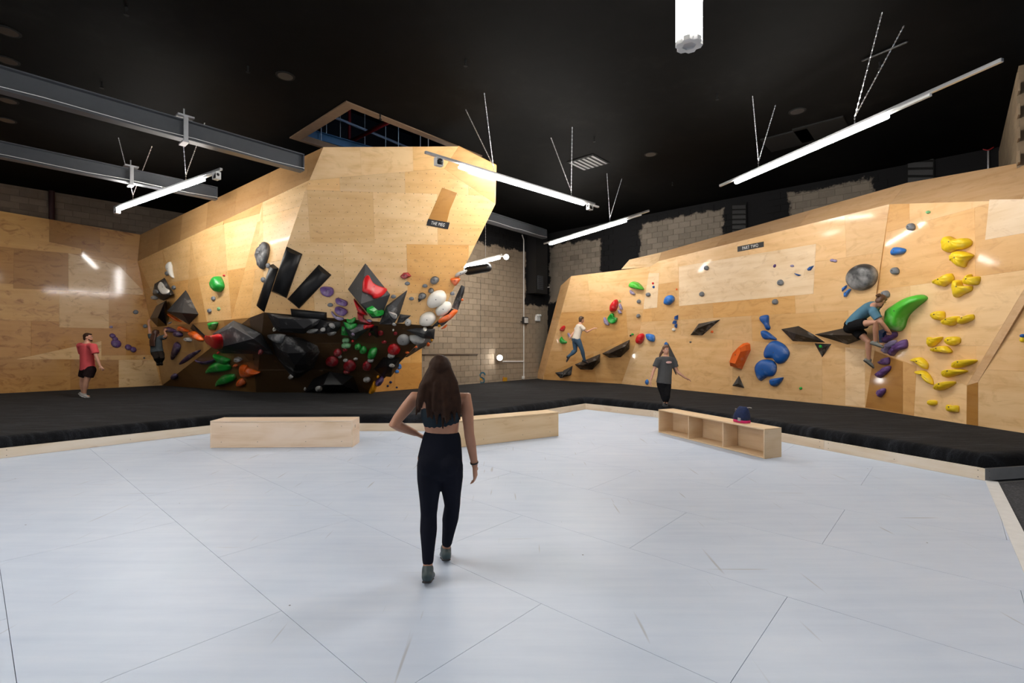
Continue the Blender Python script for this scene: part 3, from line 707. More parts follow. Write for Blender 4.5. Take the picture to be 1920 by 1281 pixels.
# ---------------------------------------------------------------- steel beams, pipes, ceiling fittings
def ibeam(label, a, b2, h=.36, w=.2, clamps=()):
    d = b2 - a; L = d.length; x = d.normalized(); y = UP.cross(x); c = (a + b2) / 2
    t = tag(empty('steel_beam', c), label, 'beam')
    put(obj('web', boxes((c - UP * h / 2, (L, .014, h), (x, y, UP))), STEEL), t)
    put(obj('flange', boxes((c - UP * .01, (L, w, .022), (x, y, UP))), STEEL), t)
    put(obj('flange', boxes((c - UP * (h - .01), (L, w, .022), (x, y, UP))), STEEL), t)
    put(obj('end_plate', boxes((b2 - UP * h / 2, (.02, w, h), (x, y, UP))), STEEL), t)
    for fr in clamps:
        p = a.lerp(b2, fr)
        put(obj('clamp', boxes((p - UP * h / 2 - y * (w / 2 + .02), (.07, .03, h + .12), (x, y, UP)), (p - UP * (h + .05), (.1, w + .06, .03), (x, y, UP)), (p + UP * .05, (.26, w + .1, .03), (x, y, UP)), (p + UP * .12, (.02, .02, .2), (x, y, UP))), ALU), t)
    cb = bmesh.new(); pts = [a.lerp(b2, i / 14) - UP * (h - .04 + .012 * math.sin(i * 2.1)) - y * (w / 2 + .008) for i in range(15)]
    tube(cb, pts, [.006] * 15, n=6); put(obj('cable', cb, WHITEP, None, True), t)
    return t
be = P(566, 291, 10.6); bs_ = be - UD * 9.5
ibeam('nearer grey steel beam running into the top of the prow', bs_, be, clamps=(.77,))
be = P(405, 352, 12.9); ibeam('farther grey steel beam running into the prow', be - UD * 9, be, .33, clamps=(.8,))
be = P(1021, 431, 18.6); be0 = P(900, 393, 15.6); ibeam('dark steel beam meeting the block wall behind the prow', be0 + (be0 - be), be, .34, clamps=())
pp = P(97, 340, 14.4); pp = hit(97, 380, WLP, -.35)
pipe('down_pipe', [V((pp.x, pp.y, 4)), V((pp.x, pp.y, CEIL))], .075, plain('maroon_pipe', (.03, .006, .007), .6), 'dark red downpipe on the block wall above the left plywood', 'pipe')
for k, (x, y) in enumerate(((14, 58), (14, 113), (535, 142), (1220, 289), (158 / 3 - 40, 225), (15, 188), (1495, 208))):
    p = Pz(x, y, CEIL); bm = bmesh.new(); tube(bm, [p - UP * .012, p + UP * .02], [.16, .16], n=20, cap=False)
    t = tag(empty('ceiling_downlight', p), ('unlit round downlight in the black ceiling, ' + ('upper one at far left edge', 'lower one at far left edge', 'above the ceiling opening', 'above the far batten lamp', 'between the beams at far left', 'just under the nearer beam', 'beside the long batten lamp')[k]), 'downlight')
    put(obj('rim', bm, HATCH, None), t)
    bm = bmesh.new(); tube(bm, [p - UP * .016, p - UP * .012], [.125, .125], n=20, cap=False); put(obj('recess', bm, DARK), t)
for k, (x, y) in enumerate(((465, 124), (873, 112), (191, 154), (1114, 257), (1345, 176), (237, 14), (1261, 341), (1650, 116), (713, 214))):
    p = Pz(x, y, CEIL); bm = bmesh.new(); tube(bm, [p, p - UP * .05], [.02, .016], n=8); box(bm, p - UP * .085, (.012, .05, .05)); tube(bm, [p - UP * .105, p - UP * .112], [.032, .032], n=10, cap=False)
    tag(obj('sprinkler', bm, HATCH), 'small sprinkler head on the black ceiling ' + ('above the nearer beam near the prow', 'above the ceiling opening corner', 'just above the nearer beam', 'right of the middle lamp chains', 'left of the long lamp chains', 'at the top near the left edge', 'by the far lamp', 'beside the long lamp upper chain', 'at the edge of the ceiling opening')[k], 'sprinkler', 'sprinkler heads on the ceiling')
def grille(label, p4, nsl, mat=None):
    t = tag(empty('ceiling_vent', p4[0]), label, 'vent')
    c = sum(p4, V()) / 4; x = (p4[1] - p4[0]); y = (p4[3] - p4[0]); n = x.cross(y).normalized()
    put(obj('frame', prism(bmesh.new(), p4, UP * .02), mat or HATCH), t)
    for i in range(nsl):
        f = (i + .5) / nsl; q = [p4[0] + x * .06 + y * (f - .25 / nsl), p4[1] - x * .06 + y * (f - .25 / nsl), p4[1] - x * .06 + y * (f + .25 / nsl), p4[0] + x * .06 + y * (f + .25 / nsl)]
        put(obj('slat', prism(bmesh.new(), [k - UP * .012 for k in q], UP * .014), DARK), t)
    return t
def cpatch(c, su, sv, z=CEIL - .02): return [V((*(c + UD * i * su + VD * j * sv)[:2], z)) for i, j in ((-.5, -.5), (.5, -.5), (.5, .5), (-.5, .5))]
grille('square black vent in the ceiling beside the middle lamp chains', cpatch(Pz(1103, 304, CEIL), .8, .8), 6)
for k, (x, y) in enumerate(((1478, 262), (1540, 243))):
    tag(obj('ceiling_hatch', bevel(prism(bmesh.new(), cpatch(Pz(x, y, CEIL), .95, .95, CEIL - .03), UP * .04), .008), HATCH), 'dark grey ceiling hatch behind the long lamp, ' + ('farther' if k == 0 else 'nearer') + ' of the pair', 'hatch')
p = Pz(1700, 75, CEIL); q = Pz(1618, 110, CEIL)
pipe('cable_tray', [p - UP * .03, q - UP * .03], .02, DARK, 'thin black conduit across the ceiling near the long lamp chain', 'conduit')
# ---------------------------------------------------------------- fittings on the block wall
def on_bw(px, py, h=.03): return hit(px, py, BWP, h)
pipe('conduit', [on_bw(982, 711), on_bw(982, 450), on_bw(979, 441)], .022, WHITEP, 'tall white conduit running up the block wall', 'conduit')
pipe('conduit', [on_bw(943, 678), on_bw(982, 678)], .028, WHITEP, 'short horizontal conduit beside the low bright lamp', 'conduit')
pipe('conduit', [on_bw(1023, 450, .1), on_bw(1023, 536, .1), on_bw(1026, 539, .1), on_bw(1056, 536, .1)], .022, WHITEP, 'bent white conduit beside the black painted recess', 'conduit')
pipe('crack_cover_strip', [on_bw(900.5, 718, .012), on_bw(900.5, 525, .012)], .012, plain('dark_sealant', (.05, .045, .04), .8), 'thin dark movement joint in the block wall', 'joint')
pipe('water_pipe', [on_bw(791, 664.5, .05), on_bw(895, 664.5, .05)], .028, plain('rust_pipe', (.13, .09, .06), .6), 'horizontal brown pipe behind the woman on the block wall', 'pipe')
nb = BWP[0]; yb = UP.cross(nb)
def wbox(name, px, py, s, mat, label, cat, h=0.0):
    c = on_bw(px, py, h + s[1] / 2); return tag(obj(name, bevel(boxes((c, s, (yb, nb, UP))), .012), mat), label, cat)
c = on_bw(985, 601, .12); t = tag(empty('floodlight', c), 'square black floodlight on the block wall', 'floodlight')
put(obj('housing', bevel(boxes((c, (.3, .09, .28), (yb, nb, UP))), .015), DARK), t); put(obj('lens', boxes((c + nb * .048, (.22, .01, .2), (yb, nb, UP))), plain('flood_glass', (.6, .6, .58), .2)), t); put(obj('bracket', boxes((c - nb * .07 - UP * .05, (.36, .1, .03), (yb, nb, UP))), DARK), t)
c = on_bw(1008, 598, .07); t = tag(empty('emergency_light', c), 'white twin head emergency light box on the block wall', 'emergency light')
put(obj('body', bevel(boxes((c, (.26, .12, .2), (yb, nb, UP))), .02), WHITEP), t)
for s_ in (-.07, .07): put(obj('lamp_head', tube(bmesh.new(), [c + yb * s_ + UP * .13, c + yb * s_ + UP * .14 + nb * .08], [.05, .055]), WHITEP, None, True), t)
wbox('junction_box', 1020.5, 519, (.12, .07, .12), WHITEP, 'small white junction box on the conduit by the recess', 'box', .08)
wbox('socket', 981, 708, (.14, .06, .12), WHITEP, 'white socket at the foot of the tall conduit', 'socket')
# duct in the painted recess with a grille, black cylinder below the lamp
c0 = on_bw(1007, 510, .25); t = tag(empty('air_duct', c0), 'black painted square duct with mesh grille on the block wall', 'duct')
put(obj('duct', boxes((c0 + UP * .4, (.75, .5, 2.6), (yb, nb, UP))), DARK), t)
gq = [c0 + nb * .26 + yb * a + UP * b2 for a, b2 in ((-.3, -.75), (.05, -.75), (.05, -.2), (-.3, -.2))]
put(obj('grille_frame', prism(bmesh.new(), gq, nb * .02), STEEL), t)
for i in range(7): put(obj('slat', boxes((c0 + nb * .285 + yb * -.125 + UP * (-.7 + i * .075), (.31, .012, .022), (yb, nb, UP))), DARK), t)
pipe('black_cylinder', [P(878, 508, 15.4), P(914, 502, 15.3)], .14, DARK, 'black cylinder hanging under the far batten lamp', 'speaker')
# painted mark low on the block wall
PB = plain('mural_blue', (.03, .16, .25), .8); PY = plain('mural_yellow', (.75, .42, .02), .8)
def strip_mark(parent, px, w, mat, name):
    pts = [hit(x, y, BWP, .026) for x, y in px]; bm = bmesh.new(); prev = None
    for i, p in enumerate(pts):
        d = (pts[min(i + 1, len(pts) - 1)] - pts[max(0, i - 1)]).normalized(); s_ = d.cross(nb) * w
        cur = (bm.verts.new(p - s_), bm.verts.new(p + s_))
        if prev: bm.faces.new((prev[0], cur[0], cur[1], prev[1]))
        prev = cur
    bmesh.ops.solidify(bm, geom=list(bm.faces), thickness=.003)
    return put(obj(name, bm, mat), parent)
t = tag(empty('wall_mural', on_bw(905, 708)), 'painted blue and yellow letter curve low on the block wall', 'mural')
strip_mark(t, [(910, 703), (907, 699), (903, 699), (900, 703), (901, 707), (905, 709), (908, 712), (908, 716), (904, 719), (901, 717)], .03, PB, 'blue_stroke')
strip_mark(t, [(902, 706), (902, 713)], .06, PY, 'yellow_stroke')
t = tag(empty('wall_mural', on_bw(947, 712)), 'small painted yellow and red mark at the foot of the block wall', 'mural')
strip_mark(t, [(943, 712), (951, 712)], .09, PY, 'yellow_stroke'); strip_mark(t, [(942, 714), (944, 706)], .015, HC['red'], 'red_stroke')
# things on the black wall at the far right
pq = hit(1853, 268, RWP, .05); bm = bmesh.new()
for i in range(4):
    cpt = [pq + rw_d * (math.cos(a_ * .4488) * (.11 + i * .008)) + UP * (math.sin(a_ * .4488) * (.17 + i * .006)) + RWP[0] * i * .012 for a_ in range(15)]
    tube(bm, cpt, [.012] * 15, n=6)
tag(obj('hose_coil', bm, REDP, None, True), 'coiled red hose hung high on the black wall', 'hose')
pipe('conduit', [hit(1853, 282, RWP, .04), hit(1853, 330, RWP, .04)], .02, ALU, 'short grey conduit below the coiled red hose', 'conduit')
for k, (x0, x1, y0, y1, lb) in enumerate(((1700, 1752, 262, 345, 'tall dark louvre box on the black wall above the coping'), (1372, 1400, 385, 440, 'narrow dark louvre box on the black wall by the unpainted patch'))):
    q4 = [hit(x0, y1, RWP, .05), hit(x1, y1, RWP, .05)]; zz = hit(x0, y0, RWP).z
    t = tag(empty('wall_louvre', q4[0]), lb, 'vent'); d = (q4[1] - q4[0]); 
    put(obj('frame', prism(bmesh.new(), [q4[0], q4[1], V((*q4[1][:2], zz)), V((*q4[0][:2], zz))], -RWP[0] * .05), HATCH), t)
    for i in range(6): put(obj('slat', boxes(((q4[0] + q4[1]) / 2 + UP * ((zz - q4[0].z) * (i + .5) / 6) + RWP[0] * .01, (d.length * .9, .02, (zz - q4[0].z) / 9), (d.normalized(), RWP[0], UP))), DARK), t)
pipe('black_pipe', [hit(1440, 341, RWP, .06), hit(1765, 252, RWP, .06)], .05, plain('black_pipe', (.02, .02, .021), .5), 'long black pipe along the top of the black wall', 'pipe')

# ---------------------------------------------------------------- benches (open-fronted plywood boxes)
def uv_box(o):
    me = o.data; l = me.uv_layers.new()
    for p in me.polygons:
        for li_ in p.loop_indices:
            c = me.vertices[me.loops[li_].vertex_index].co; n = p.normal
            l.data[li_].uv = (c.x, c.y) if abs(n.z) > .7 else ((c.x, c.z) if abs(n.y) > .7 else (c.y, c.z))
def bench(label, loc, rz, tone, logo=False, L=2.4, D=.4, Hh=.455, t=.02):
    b = tag(empty('plywood_bench', loc, rz), label, 'bench', 'plywood benches on the white floor')
    def part(n, c, s):
        o = obj(n, bevel(boxes((c, s)), .0015), PLYR, b); uv_box(o); k = random.uniform(.96, 1.04); o.color = (tone[0] * k, tone[1] * k, tone[2] * k, 1); return o
    part('top', (0, 0, Hh - t / 2), (L, D, t)); part('bottom', (0, 0, t / 2 + .004), (L - 2 * t, D, t))
    part('back_panel', (0, D / 2 - t / 2, Hh / 2), (L - 2 * t, t, Hh - 2 * t - .008))
    e = [part('end_panel', (s_ * (L / 2 - t / 2), 0, (Hh - t) / 2), (t, D, Hh - t)) for s_ in (-1, 1)]
    for s_ in (-1, 1): part('divider', (s_ * (L / 6 - .005), -.01, Hh / 2), (t, D - .02 - t, Hh - 2 * t - .008))
    bm = bmesh.new()
    for x in (-1.0, -.4, .4, 1.0):
        for z in (.1, .36): tube(bm, [V((x, D / 2 - .001, z)), V((x, D / 2 + .0012, z))], [.006, .006], n=6, cap=False)
    obj('screws', bm, SCREW, b)
    if logo:   # small hexagon outline printed on the end
        bm = bmesh.new(); x = -L / 2 - .0015; pr = None
        ring = [[V((x, .06 - math.cos(i * math.pi / 3) * r, .335 + math.sin(i * math.pi / 3) * r)) for i in range(6)] for r in (.02, .026)]
        for i in range(6):
            k = (i + 1) % 6; prism(bm, [ring[0][i], ring[1][i], ring[1][k], ring[0][k]], V((.001, 0, 0)))
        obj('hexagon_mark', bm, DARK, b)
    return b
def bench_px(fl, fr, deep):   # front bottom corners in pixels -> centre and angle
    a, b2 = V((*G(*fl), 0)), V((*G(*fr), 0)); d = (b2 - a).normalized(); n = V((-d.y, d.x, 0)); c = (a + b2) / 2 + n * deep / 2
    return c, math.atan2(d.y, d.x), (b2 - a).length
c, rz, L = bench_px((394, 840.5), (661, 838.9), .42); bench('plywood bench with closed side to the viewer beside the dark prow', c, rz + math.pi, (.78, .62, .485), True, L, .42)
c, rz, L = bench_px((826, 844), (1047, 818), .4); bench('plywood bench partly hidden behind the walking woman', c, rz + math.pi, (.72, .54, .34), False, 2.4, .4)
a = V((*G(1234.5, 810.8), 0)); b2 = V((*G(1433.4, 860.9), 0)); c, rz, L = bench_px((1234.5, 810.8), (1433.4, 860.9), .36)
bench('plywood bench with three open cubbies facing the viewer', c, rz, (.74, .56, .37), False, L, .36)
B3C, B3R = c, rz
# chalk bucket on the open bench
d = V((math.cos(rz), math.sin(rz), 0)); pb = c + d * (.62) + V((-d.y, d.x, 0)) * .02 + UP * .457
bk_ = tag(empty('chalk_bucket', pb), 'navy fleece chalk bucket with pink base on the open bench', 'chalk bucket')
NAVY = plain('navy_fleece', (.012, .022, .075), .95, var=.6, vscale=30); PINK = plain('pink_base', (.62, .02, .16), .7)
FR = frame_of(UP, d)
def sqring(bm, z, w, dp, lean=0.0, n=20):
    return [bm.verts.new(pb + d * (w * math.copysign(abs(math.cos(t)) ** .6, math.cos(t)) + lean) + V((-d.y, d.x, 0)) * (dp * math.copysign(abs(math.sin(t)) ** .6, math.sin(t))) + UP * z) for t in (2 * math.pi * i / n for i in range(n))]
def loftr(rings, cap0=True, cap1=True):
    pass
def lathe_rings(rows, name, mat):
    bm = bmesh.new(); R = [sqring(bm, *r) for r in rows]
    for i in range(len(R) - 1):
        for k in range(len(R[0])): bm.faces.new((R[i][k], R[i][(k + 1) % len(R[0])], R[i + 1][(k + 1) % len(R[0])], R[i + 1][k]))
    bm.faces.new(R[0][::-1]); bm.faces.new(R[-1]); return put(obj(name, bm, mat, None, True), bk_)
lathe_rings([(0, .125, .085), (.004, .132, .09), (.035, .132, .09), (.05, .128, .087)], 'base', PINK)
lathe_rings([(.045, .13, .088), (.09, .133, .09), (.15, .12, .08, .008), (.2, .105, .06, .018), (.24, .09, .03, .025), (.262, .075, .015, .03)], 'fleece_body', NAVY)
put(obj('pocket', bevel(boxes((pb + d * .03 - V((-d.y, d.x, 0)) * .088 + UP * .055, (.06, .012, .055), (d, V((-d.y, d.x, 0)), UP))), .004), plain('grey_pocket', (.35, .35, .37), .8)), bk_)
bm = bmesh.new(); tube(bm, [pb + d * .1 + UP * .25, pb + d * .16 + UP * .262, pb + d * .19 + UP * .258], [.006] * 3, n=6); tube(bm, [pb - d * .1 + UP * .2, pb - d * .13 + UP * .21, pb - d * .125 + UP * .14], [.006] * 3, n=6); put(obj('loops', bm, plain('pale_cord', (.5, .45, .42), .8), None, True), bk_)

# ---------------------------------------------------------------- signs
def sign(px, pl, text, label, shear=0.0, hgt=.62, wide=1.0):
    q = [hit(x, y, pl, .006) for x, y in px]; n = pl[0]
    t = tag(empty('route_sign', q[0]), label, 'sign')
    put(obj('board', prism(bmesh.new(), q, n * .006), DARK), t)
    ux = (q[1] - q[0]).normalized(); uy = (q[3] - q[0]); uy = (uy - ux * uy.dot(ux)); Hs = uy.length; uy.normalize(); Ws = (q[1] - q[0]).length
    cu = bpy.data.curves.new('lettering', 'FONT'); cu.body = text; cu.align_x = 'CENTER'; cu.align_y = 'CENTER'; cu.shear = shear; cu.extrude = .003; cu.offset = .0; cu.space_character = 1.12
    o = bpy.data.objects.new('lettering', cu); COL.objects.link(o); bpy.context.view_layer.update()
    me = bpy.data.meshes.new_from_object(o.evaluated_get(bpy.context.evaluated_depsgraph_get())); bpy.data.objects.remove(o)
    xs = [v.co.x for v in me.vertices]; ys = [v.co.y for v in me.vertices]; sx = Ws * wide / (max(xs) - min(xs)); sy = Hs * hgt / (max(ys) - min(ys))
    mx, my = (max(xs) + min(xs)) / 2, (max(ys) + min(ys)) / 2; c = sum(q, V()) / 4
    for v in me.vertices: v.co = c + ux * ((v.co.x - mx) * sx) + uy * ((v.co.y - my) * sy) + n * (.0075 + v.co.z)
    put(new_obj('lettering', me, WHITEP), t); return t
sign([(799.5, 422.5), (840, 430), (843.5, 417.5), (803, 410.5)], MRP, 'THE MEG', 'small black sign lettered THE MEG on the prow', .25, .5, .62)
sign([(1383, 472.5), (1432, 463), (1432, 453), (1383, 462.5)], UPP, 'PART TWO', 'small black sign lettered PART TWO on the long wall', 0, .6, .6)

# ---------------------------------------------------------------- holds and volumes
FR_ = {'A1': (0, 380, .17176), 'A2': (0, 580, .21858), 'A3': (260, 430, .15625), 'A4': (260, 590, .15625), 'A5': (470, 430, .140625), 'A6': (480, 570, .140625), 'A7': (640, 470, .140625), 'A8': (640, 580, .140625),
       'B2': (1000, 500, .18735), 'B3': (1180, 500, .20305), 'B4': (1360, 400, .15616), 'B5': (1360, 560, .15616), 'B6': (1560, 420, .20305), 'B7': (1640, 380, .18742), 'B8': (1620, 580, .18738)}
def fx(f, p):
    x, y, k = FR_[f]; return (x + p[0] * k, y + p[1] * k)
def inpoly(x, y, poly):
    r = False; j = len(poly) - 1
    for i in range(len(poly)):
        (xi, yi), (xj, yj) = poly[i], poly[j]
        if (yi > y) != (yj > y) and x < (xj - xi) * (y - yi) / (yj - yi) + xi: r = not r
        j = i
    return r
def facet_at(x, y):
    best = None
    for px, pl, w in FACETS:
        if inpoly(x, y, px):
            d = hit(x, y, pl).y
            if best is None or d < best[0]: best = (d, pl)
    if best is None:   # nearest facet outline
        m_ = 1e9
        for px, pl, w in FACETS:
            cx = sum(p[0] for p in px) / len(px); cy = sum(p[1] for p in px) / len(px)
            d = min((p[0] - x) ** 2 + (p[1] - y) ** 2 for p in px)
            if d < m_: m_ = d; best = (0, pl)
    return best[1]
VOLS = []
def surf_at(x, y):
    """plane under a pixel: nearest volume face, else the climbing wall facet"""
    r = ray(x, y).normalized(); best = None
    for bv in VOLS:
        loc, n, i, d = bv.ray_cast(EYE, r)
        if loc and (best is None or d < best[0]): best = (d, loc, n)
    pl = facet_at(x, y)
    if best and best[0] < (hit(x, y, pl) - EYE).length + .02:
        n = best[2]; n = n if n.dot(EYE - best[1]) > 0 else -n
        return (n.normalized(), best[1])
    return pl
def volume(f, base, apex, col, label, cat='climbing volume', pl=None):
    """angular volume: outline on the wall plus raised points (x, y, height)"""
    q = [fx(f, p) for p in base]; cx = sum(p[0] for p in q) / len(q); cy = sum(p[1] for p in q) / len(q)
    pl = pl or facet_at(cx, cy); c = hit(cx, cy, pl)
    pts = [hit(x, y, pl, .002) for x, y in q] + [hit(*fx(f, p[:2]), pl, p[2]) for p in apex]
    bm = bmesh.new()
    for p in pts: bm.verts.new(p)
    bmesh.ops.convex_hull(bm, input=list(bm.verts))
    for v in [v for v in bm.verts if not v.link_faces]: bm.verts.remove(v)
    VOLS.append(BVHTree.FromBMesh(bm))
    for v in bm.verts: v.co -= c
    if len(bm.verts) < 14: bmesh.ops.bevel(bm, geom=list(bm.edges), offset=.006, segments=1, affect='EDGES')
    o = obj('climbing_volume', bm, HC[col]); o.location = c
    return tag(o, label, cat)
def smooth_loop(q, n=4):
    out = []; N = len(q)
    for i in range(N):
        p0, p1, p2, p3 = [V(q[(i + k) % N]) for k in (-1, 0, 1, 2)]
        for t in (k / n for k in range(n)):
            out.append(.5 * ((2 * p1) + (p2 - p0) * t + (2 * p0 - 5 * p1 + 4 * p2 - p3) * t * t + (3 * p1 - p0 - 3 * p2 + p3) * t ** 3))
    return [tuple(p) for p in out]
BOLTME = bpy.data.meshes.new('bolt'); _b = bmesh.new(); tube(_b, [V((0, 0, -.004)), V((0, 0, .004))], [.013, .013], n=6, cap=False); _b.to_mesh(BOLTME); _b.free(); BOLTME.materials.append(BOLT)
def hold(f, col, outline, h, label, style='dome', group=None, bolt=True, rough=0.0, top=(0, .12)):
    """climbing hold: outline pixels laid on the surface below, raised to a rounded or chipped body"""
    q = [fx(f, p) for p in outline]
    if style != 'chip': q = smooth_loop(q, 4 if len(q) < 9 else 3)
    cx = sum(p[0] for p in q) / len(q); cy = sum(p[1] for p in q) / len(q)
    n, o = pl = surf_at(cx, cy); P3 = [hit(x, y, pl) for x, y in q]; c = sum(P3, V()) / len(P3)
    rad = sum((p - c).length for p in P3) / len(P3)
    for i, p in enumerate(P3):   # outlines seen at a grazing angle must not smear along the wall
        L_ = (p - c).length
        if L_ > rad * 2.6: P3[i] = c + (p - c) * (rad * 2.6 / L_)
    h = min(h, rad * 1.15)
    bm = bmesh.new(); upv = (UP - n * UP.dot(n)); upv = upv.normalized() if upv.length > .1 else V((0, 0, 0))
    prof = {'dome': ((1, 0), (.985, .25), (.9, .62), (.7, .88), (.42, .985), (.15, 1.0)), 'flat': ((1, 0), (.99, .5), (.9, .9), (.6, 1.0), (.2, 1.0)), 'chip': ((1, 0), (.93, .55), (.62, 1.0), (.2, .96)), 'dish': ((1, 0), (.99, .6), (.86, 1.0), (.6, .82), (.25, .66)), 'ridge': ((1, 0), (.97, .45), (.8, .85), (.5, 1.0), (.2, .95))}[style]
    rows = []; ph = random.uniform(0, 6)
    for s_, z in prof:
        row = []
        for i, p in enumerate(P3):
            k = 1.0; zz = z
            if style == 'ridge' and 0 < z: zz = z * (1 + .16 * math.sin(i * 2.4 + ph))
            if rough and z: zz *= 1 + rough * math.sin(i * 1.7 + ph + s_ * 4)
            row.append(bm.verts.new((p - c) * s_ + upv * (rad * top[1] * (1 - s_)) + n * (h * zz)))
        rows.append(row)
    N = len(P3)
    for a, b2 in zip(rows, rows[1:]):
        for i in range(N): bm.faces.new((a[i], a[(i + 1) % N], b2[(i + 1) % N], b2[i]))
    bm.faces.new(rows[-1]); bm.faces.new(rows[0][::-1])
    e = tag(empty('climbing_hold', c), label, 'climbing hold', group)
    put(obj('grip', bm, HC[col], None, style != 'chip'), e).matrix_parent_inverse = Matrix.Identity(4)
    if bolt and rad > .075:
        b_ = new_obj('bolt', BOLTME, None, e); b_.matrix_local = Matrix.Translation(n * (h * prof[-1][1] + .001) + upv * rad * top[1] * .8) @ n.to_track_quat('Z', 'Y').to_matrix().to_4x4()
    return e
def ell(cx, cy, rx, ry=None, tilt=0.0, n=8, egg=0.0):
    ry = ry or rx; out = []
    for i in range(n):
        t = 2 * math.pi * i / n; x, y = rx * math.cos(t) * (1 + egg * math.sin(t)), ry * math.sin(t)
        out.append((cx + x * math.cos(tilt) - y * math.sin(tilt), cy + x * math.sin(tilt) + y * math.cos(tilt)))
    return out
def pebble(f, x, y, rx, ry, label, col='grey', h=.05, group=None, **k):
    return hold(f, col, ell(x, y, rx, ry, k.pop('tilt', 0), 8, .12), h, label, 'dome', group, **k)
def half_cyl(f, quad, label, lift=.8, col='blackc', cut=.35):
    """half cylinder volume: quad = corners (end A left, end A right, end B right, end B left)"""
    q = [fx(f, p) for p in quad]; cx = sum(p[0] for p in q) / 4; cy = sum(p[1] for p in q) / 4; pl = facet_at(cx, cy); n = pl[0]
    A, B, C, D = [hit(x, y, pl, .002) for x, y in q]; a, b2 = (A + B) / 2, (D + C) / 2; w = ((A - B).length + (D - C).length) / 4; c = (a + b2) / 2
    bm = bmesh.new(); ax = (b2 - a).normalized(); R = []
    for p, l_, r_, sg in ((a, A, B, 1), (b2, D, C, -1)):
        row = []
        for i in range(13):
            t = math.pi * i / 12; m_ = (l_ + r_) / 2; row.append(bm.verts.new(m_ + (l_ - m_) * math.cos(t) + n * (w * lift * math.sin(t)) + ax * (sg * cut * w * math.sin(t)) - c))
        R.append(row)
    for i in range(12): bm.faces.new((R[0][i], R[0][i + 1], R[1][i + 1], R[1][i])).smooth = True
    bm.faces.new(R[0]); bm.faces.new(R[1][::-1]); bm.faces.new((R[0][0], R[1][0], R[1][12], R[0][12]))
    b3 = bm.copy()
    for v in b3.verts: v.co += c
    VOLS.append(BVHTree.FromBMesh(b3)); b3.free()
    e = tag(empty('half_round_volume', c), label, 'climbing volume'); put(obj('shell', bm, HC[col]), e).matrix_parent_inverse = Matrix.Identity(4)
    bm = boxes((a - c + ax * (.02) + n * (w * .06) + (B - A).normalized() * w * .55, (.012, w * .5, .03), (ax, (B - A).normalized(), n)))
    put(obj('white_label', bm, WHITEP), e).matrix_parent_inverse = Matrix.Identity(4)
    return e
# --- volumes first (holds may sit on them)
volume('A3', [(165, 780), (190, 655), (310, 580), (440, 780), (300, 858), (255, 842)], [(215, 782, .3), (390, 785, .3)], 'gryv', 'charcoal angular volume with white hold beside the left wall corner')
volume('A3', [(135, 1070), (210, 920), (335, 850), (335, 1160), (225, 1170)], [(300, 895, .25), (230, 1060, .3)], 'blackc', 'black angular volume the hanging climber reaches with her left hand')
volume('A3', [(335, 985), (565, 728), (755, 1022), (610, 1150)], [(520, 1003, .5)], 'gryv', 'grey pyramid volume with chalk dust on the left of the prow')
half_cyl('A5', [(302, 463), (372, 522), (182, 1105), (107, 1030)], 'narrow black half-round volume at the left of the trio')
half_cyl('A5', [(480, 230), (690, 330), (480, 922), (280, 830)], 'tall wide black half-round volume in the middle of the trio')
half_cyl('A5', [(910, 470), (1078, 610), (645, 1062), (488, 932)], 'slanted black half-round volume nearest the purple discs')
half_cyl('A5', [(1015, 1205), (1015, 1108), (530, 1058), (545, 1172)], 'short black half-round volume lying along the lip')
volume('A7', [(85, 515), (320, 165), (655, 585), (530, 900), (410, 905)], [(258, 712, .62)], 'gryv', 'large charcoal pyramid volume carrying a red and a green hold')
volume('A7', [(885, 520), (780, 850), (700, 985), (500, 985), (600, 735)], [(640, 900, .3), (610, 760, .22)], 'gryv', 'pointed charcoal volume with white hold right of the pyramid')
volume('A7', [(780, 845), (938, 865), (820, 962), (735, 972)], [(790, 900, .1)], 'gryv', 'small flat charcoal wedge by the white egg holds')
volume('A7', [(1600, 455), (1650, 480), (1640, 560), (1560, 720), (1555, 800), (1470, 760), (1530, 600)], [(1590, 600, .1)], 'black', 'upper black strip volume on the right edge of the prow', pl=MRP)
volume('A7', [(1555, 800), (1440, 930), (1350, 1010), (1200, 1015), (1300, 930), (1470, 770)], [(1400, 900, .1)], 'black', 'lower black strip volume with long orange hold', pl=MRP)
volume('A6', [(140, 120), (860, 200), (840, 260), (640, 400), (300, 370), (230, 300)], [(500, 200, .22), (300, 190, .2), (640, 330, .3), (330, 330, .3)], 'black', 'long black volume under the lip below the half-round trio')
volume('A6', [(860, 200), (1130, 240), (1130, 320), (1060, 390), (900, 400), (700, 400)], [(960, 260, .2), (900, 380, .25)], 'black', 'black volume with chalky holds under the lip centre')
volume('A6', [(190, 440), (380, 405), (620, 460), (820, 560), (850, 640), (770, 850), (560, 990), (470, 970), (260, 690)], [(300, 600, .45), (420, 660, .55), (670, 650, .5), (520, 820, .55), (660, 800, .45), (430, 440, .3)], 'black', 'big many-sided dark volume hanging under the cave roof')
volume('A4', [(890, 230), (1140, 70), (1480, 220), (1620, 480), (1000, 465), (950, 430)], [(1010, 385, .55), (1380, 290, .5), (1130, 150, .3), (960, 220, .35)], 'gryv', 'large charcoal volume with chalk edge and strawberry red hold')
volume('A4', [(618, 168), (650, 110), (865, 310), (840, 330)], [(700, 200, .06)], 'blackc', 'thin black wedge under the grey pyramid volume')
volume('A6', [(1150, 240), (1560, 288), (1320, 490), (1270, 470), (1200, 380)], [(1290, 400, .25)], 'gryv', 'charcoal triangular volume under the lip with green hook hold')
volume('A6', [(1560, 288), (1625, 290), (1625, 460), (1500, 380)], [(1570, 360, .25)], 'blackc', 'small black fin volume right of the triangular volume')
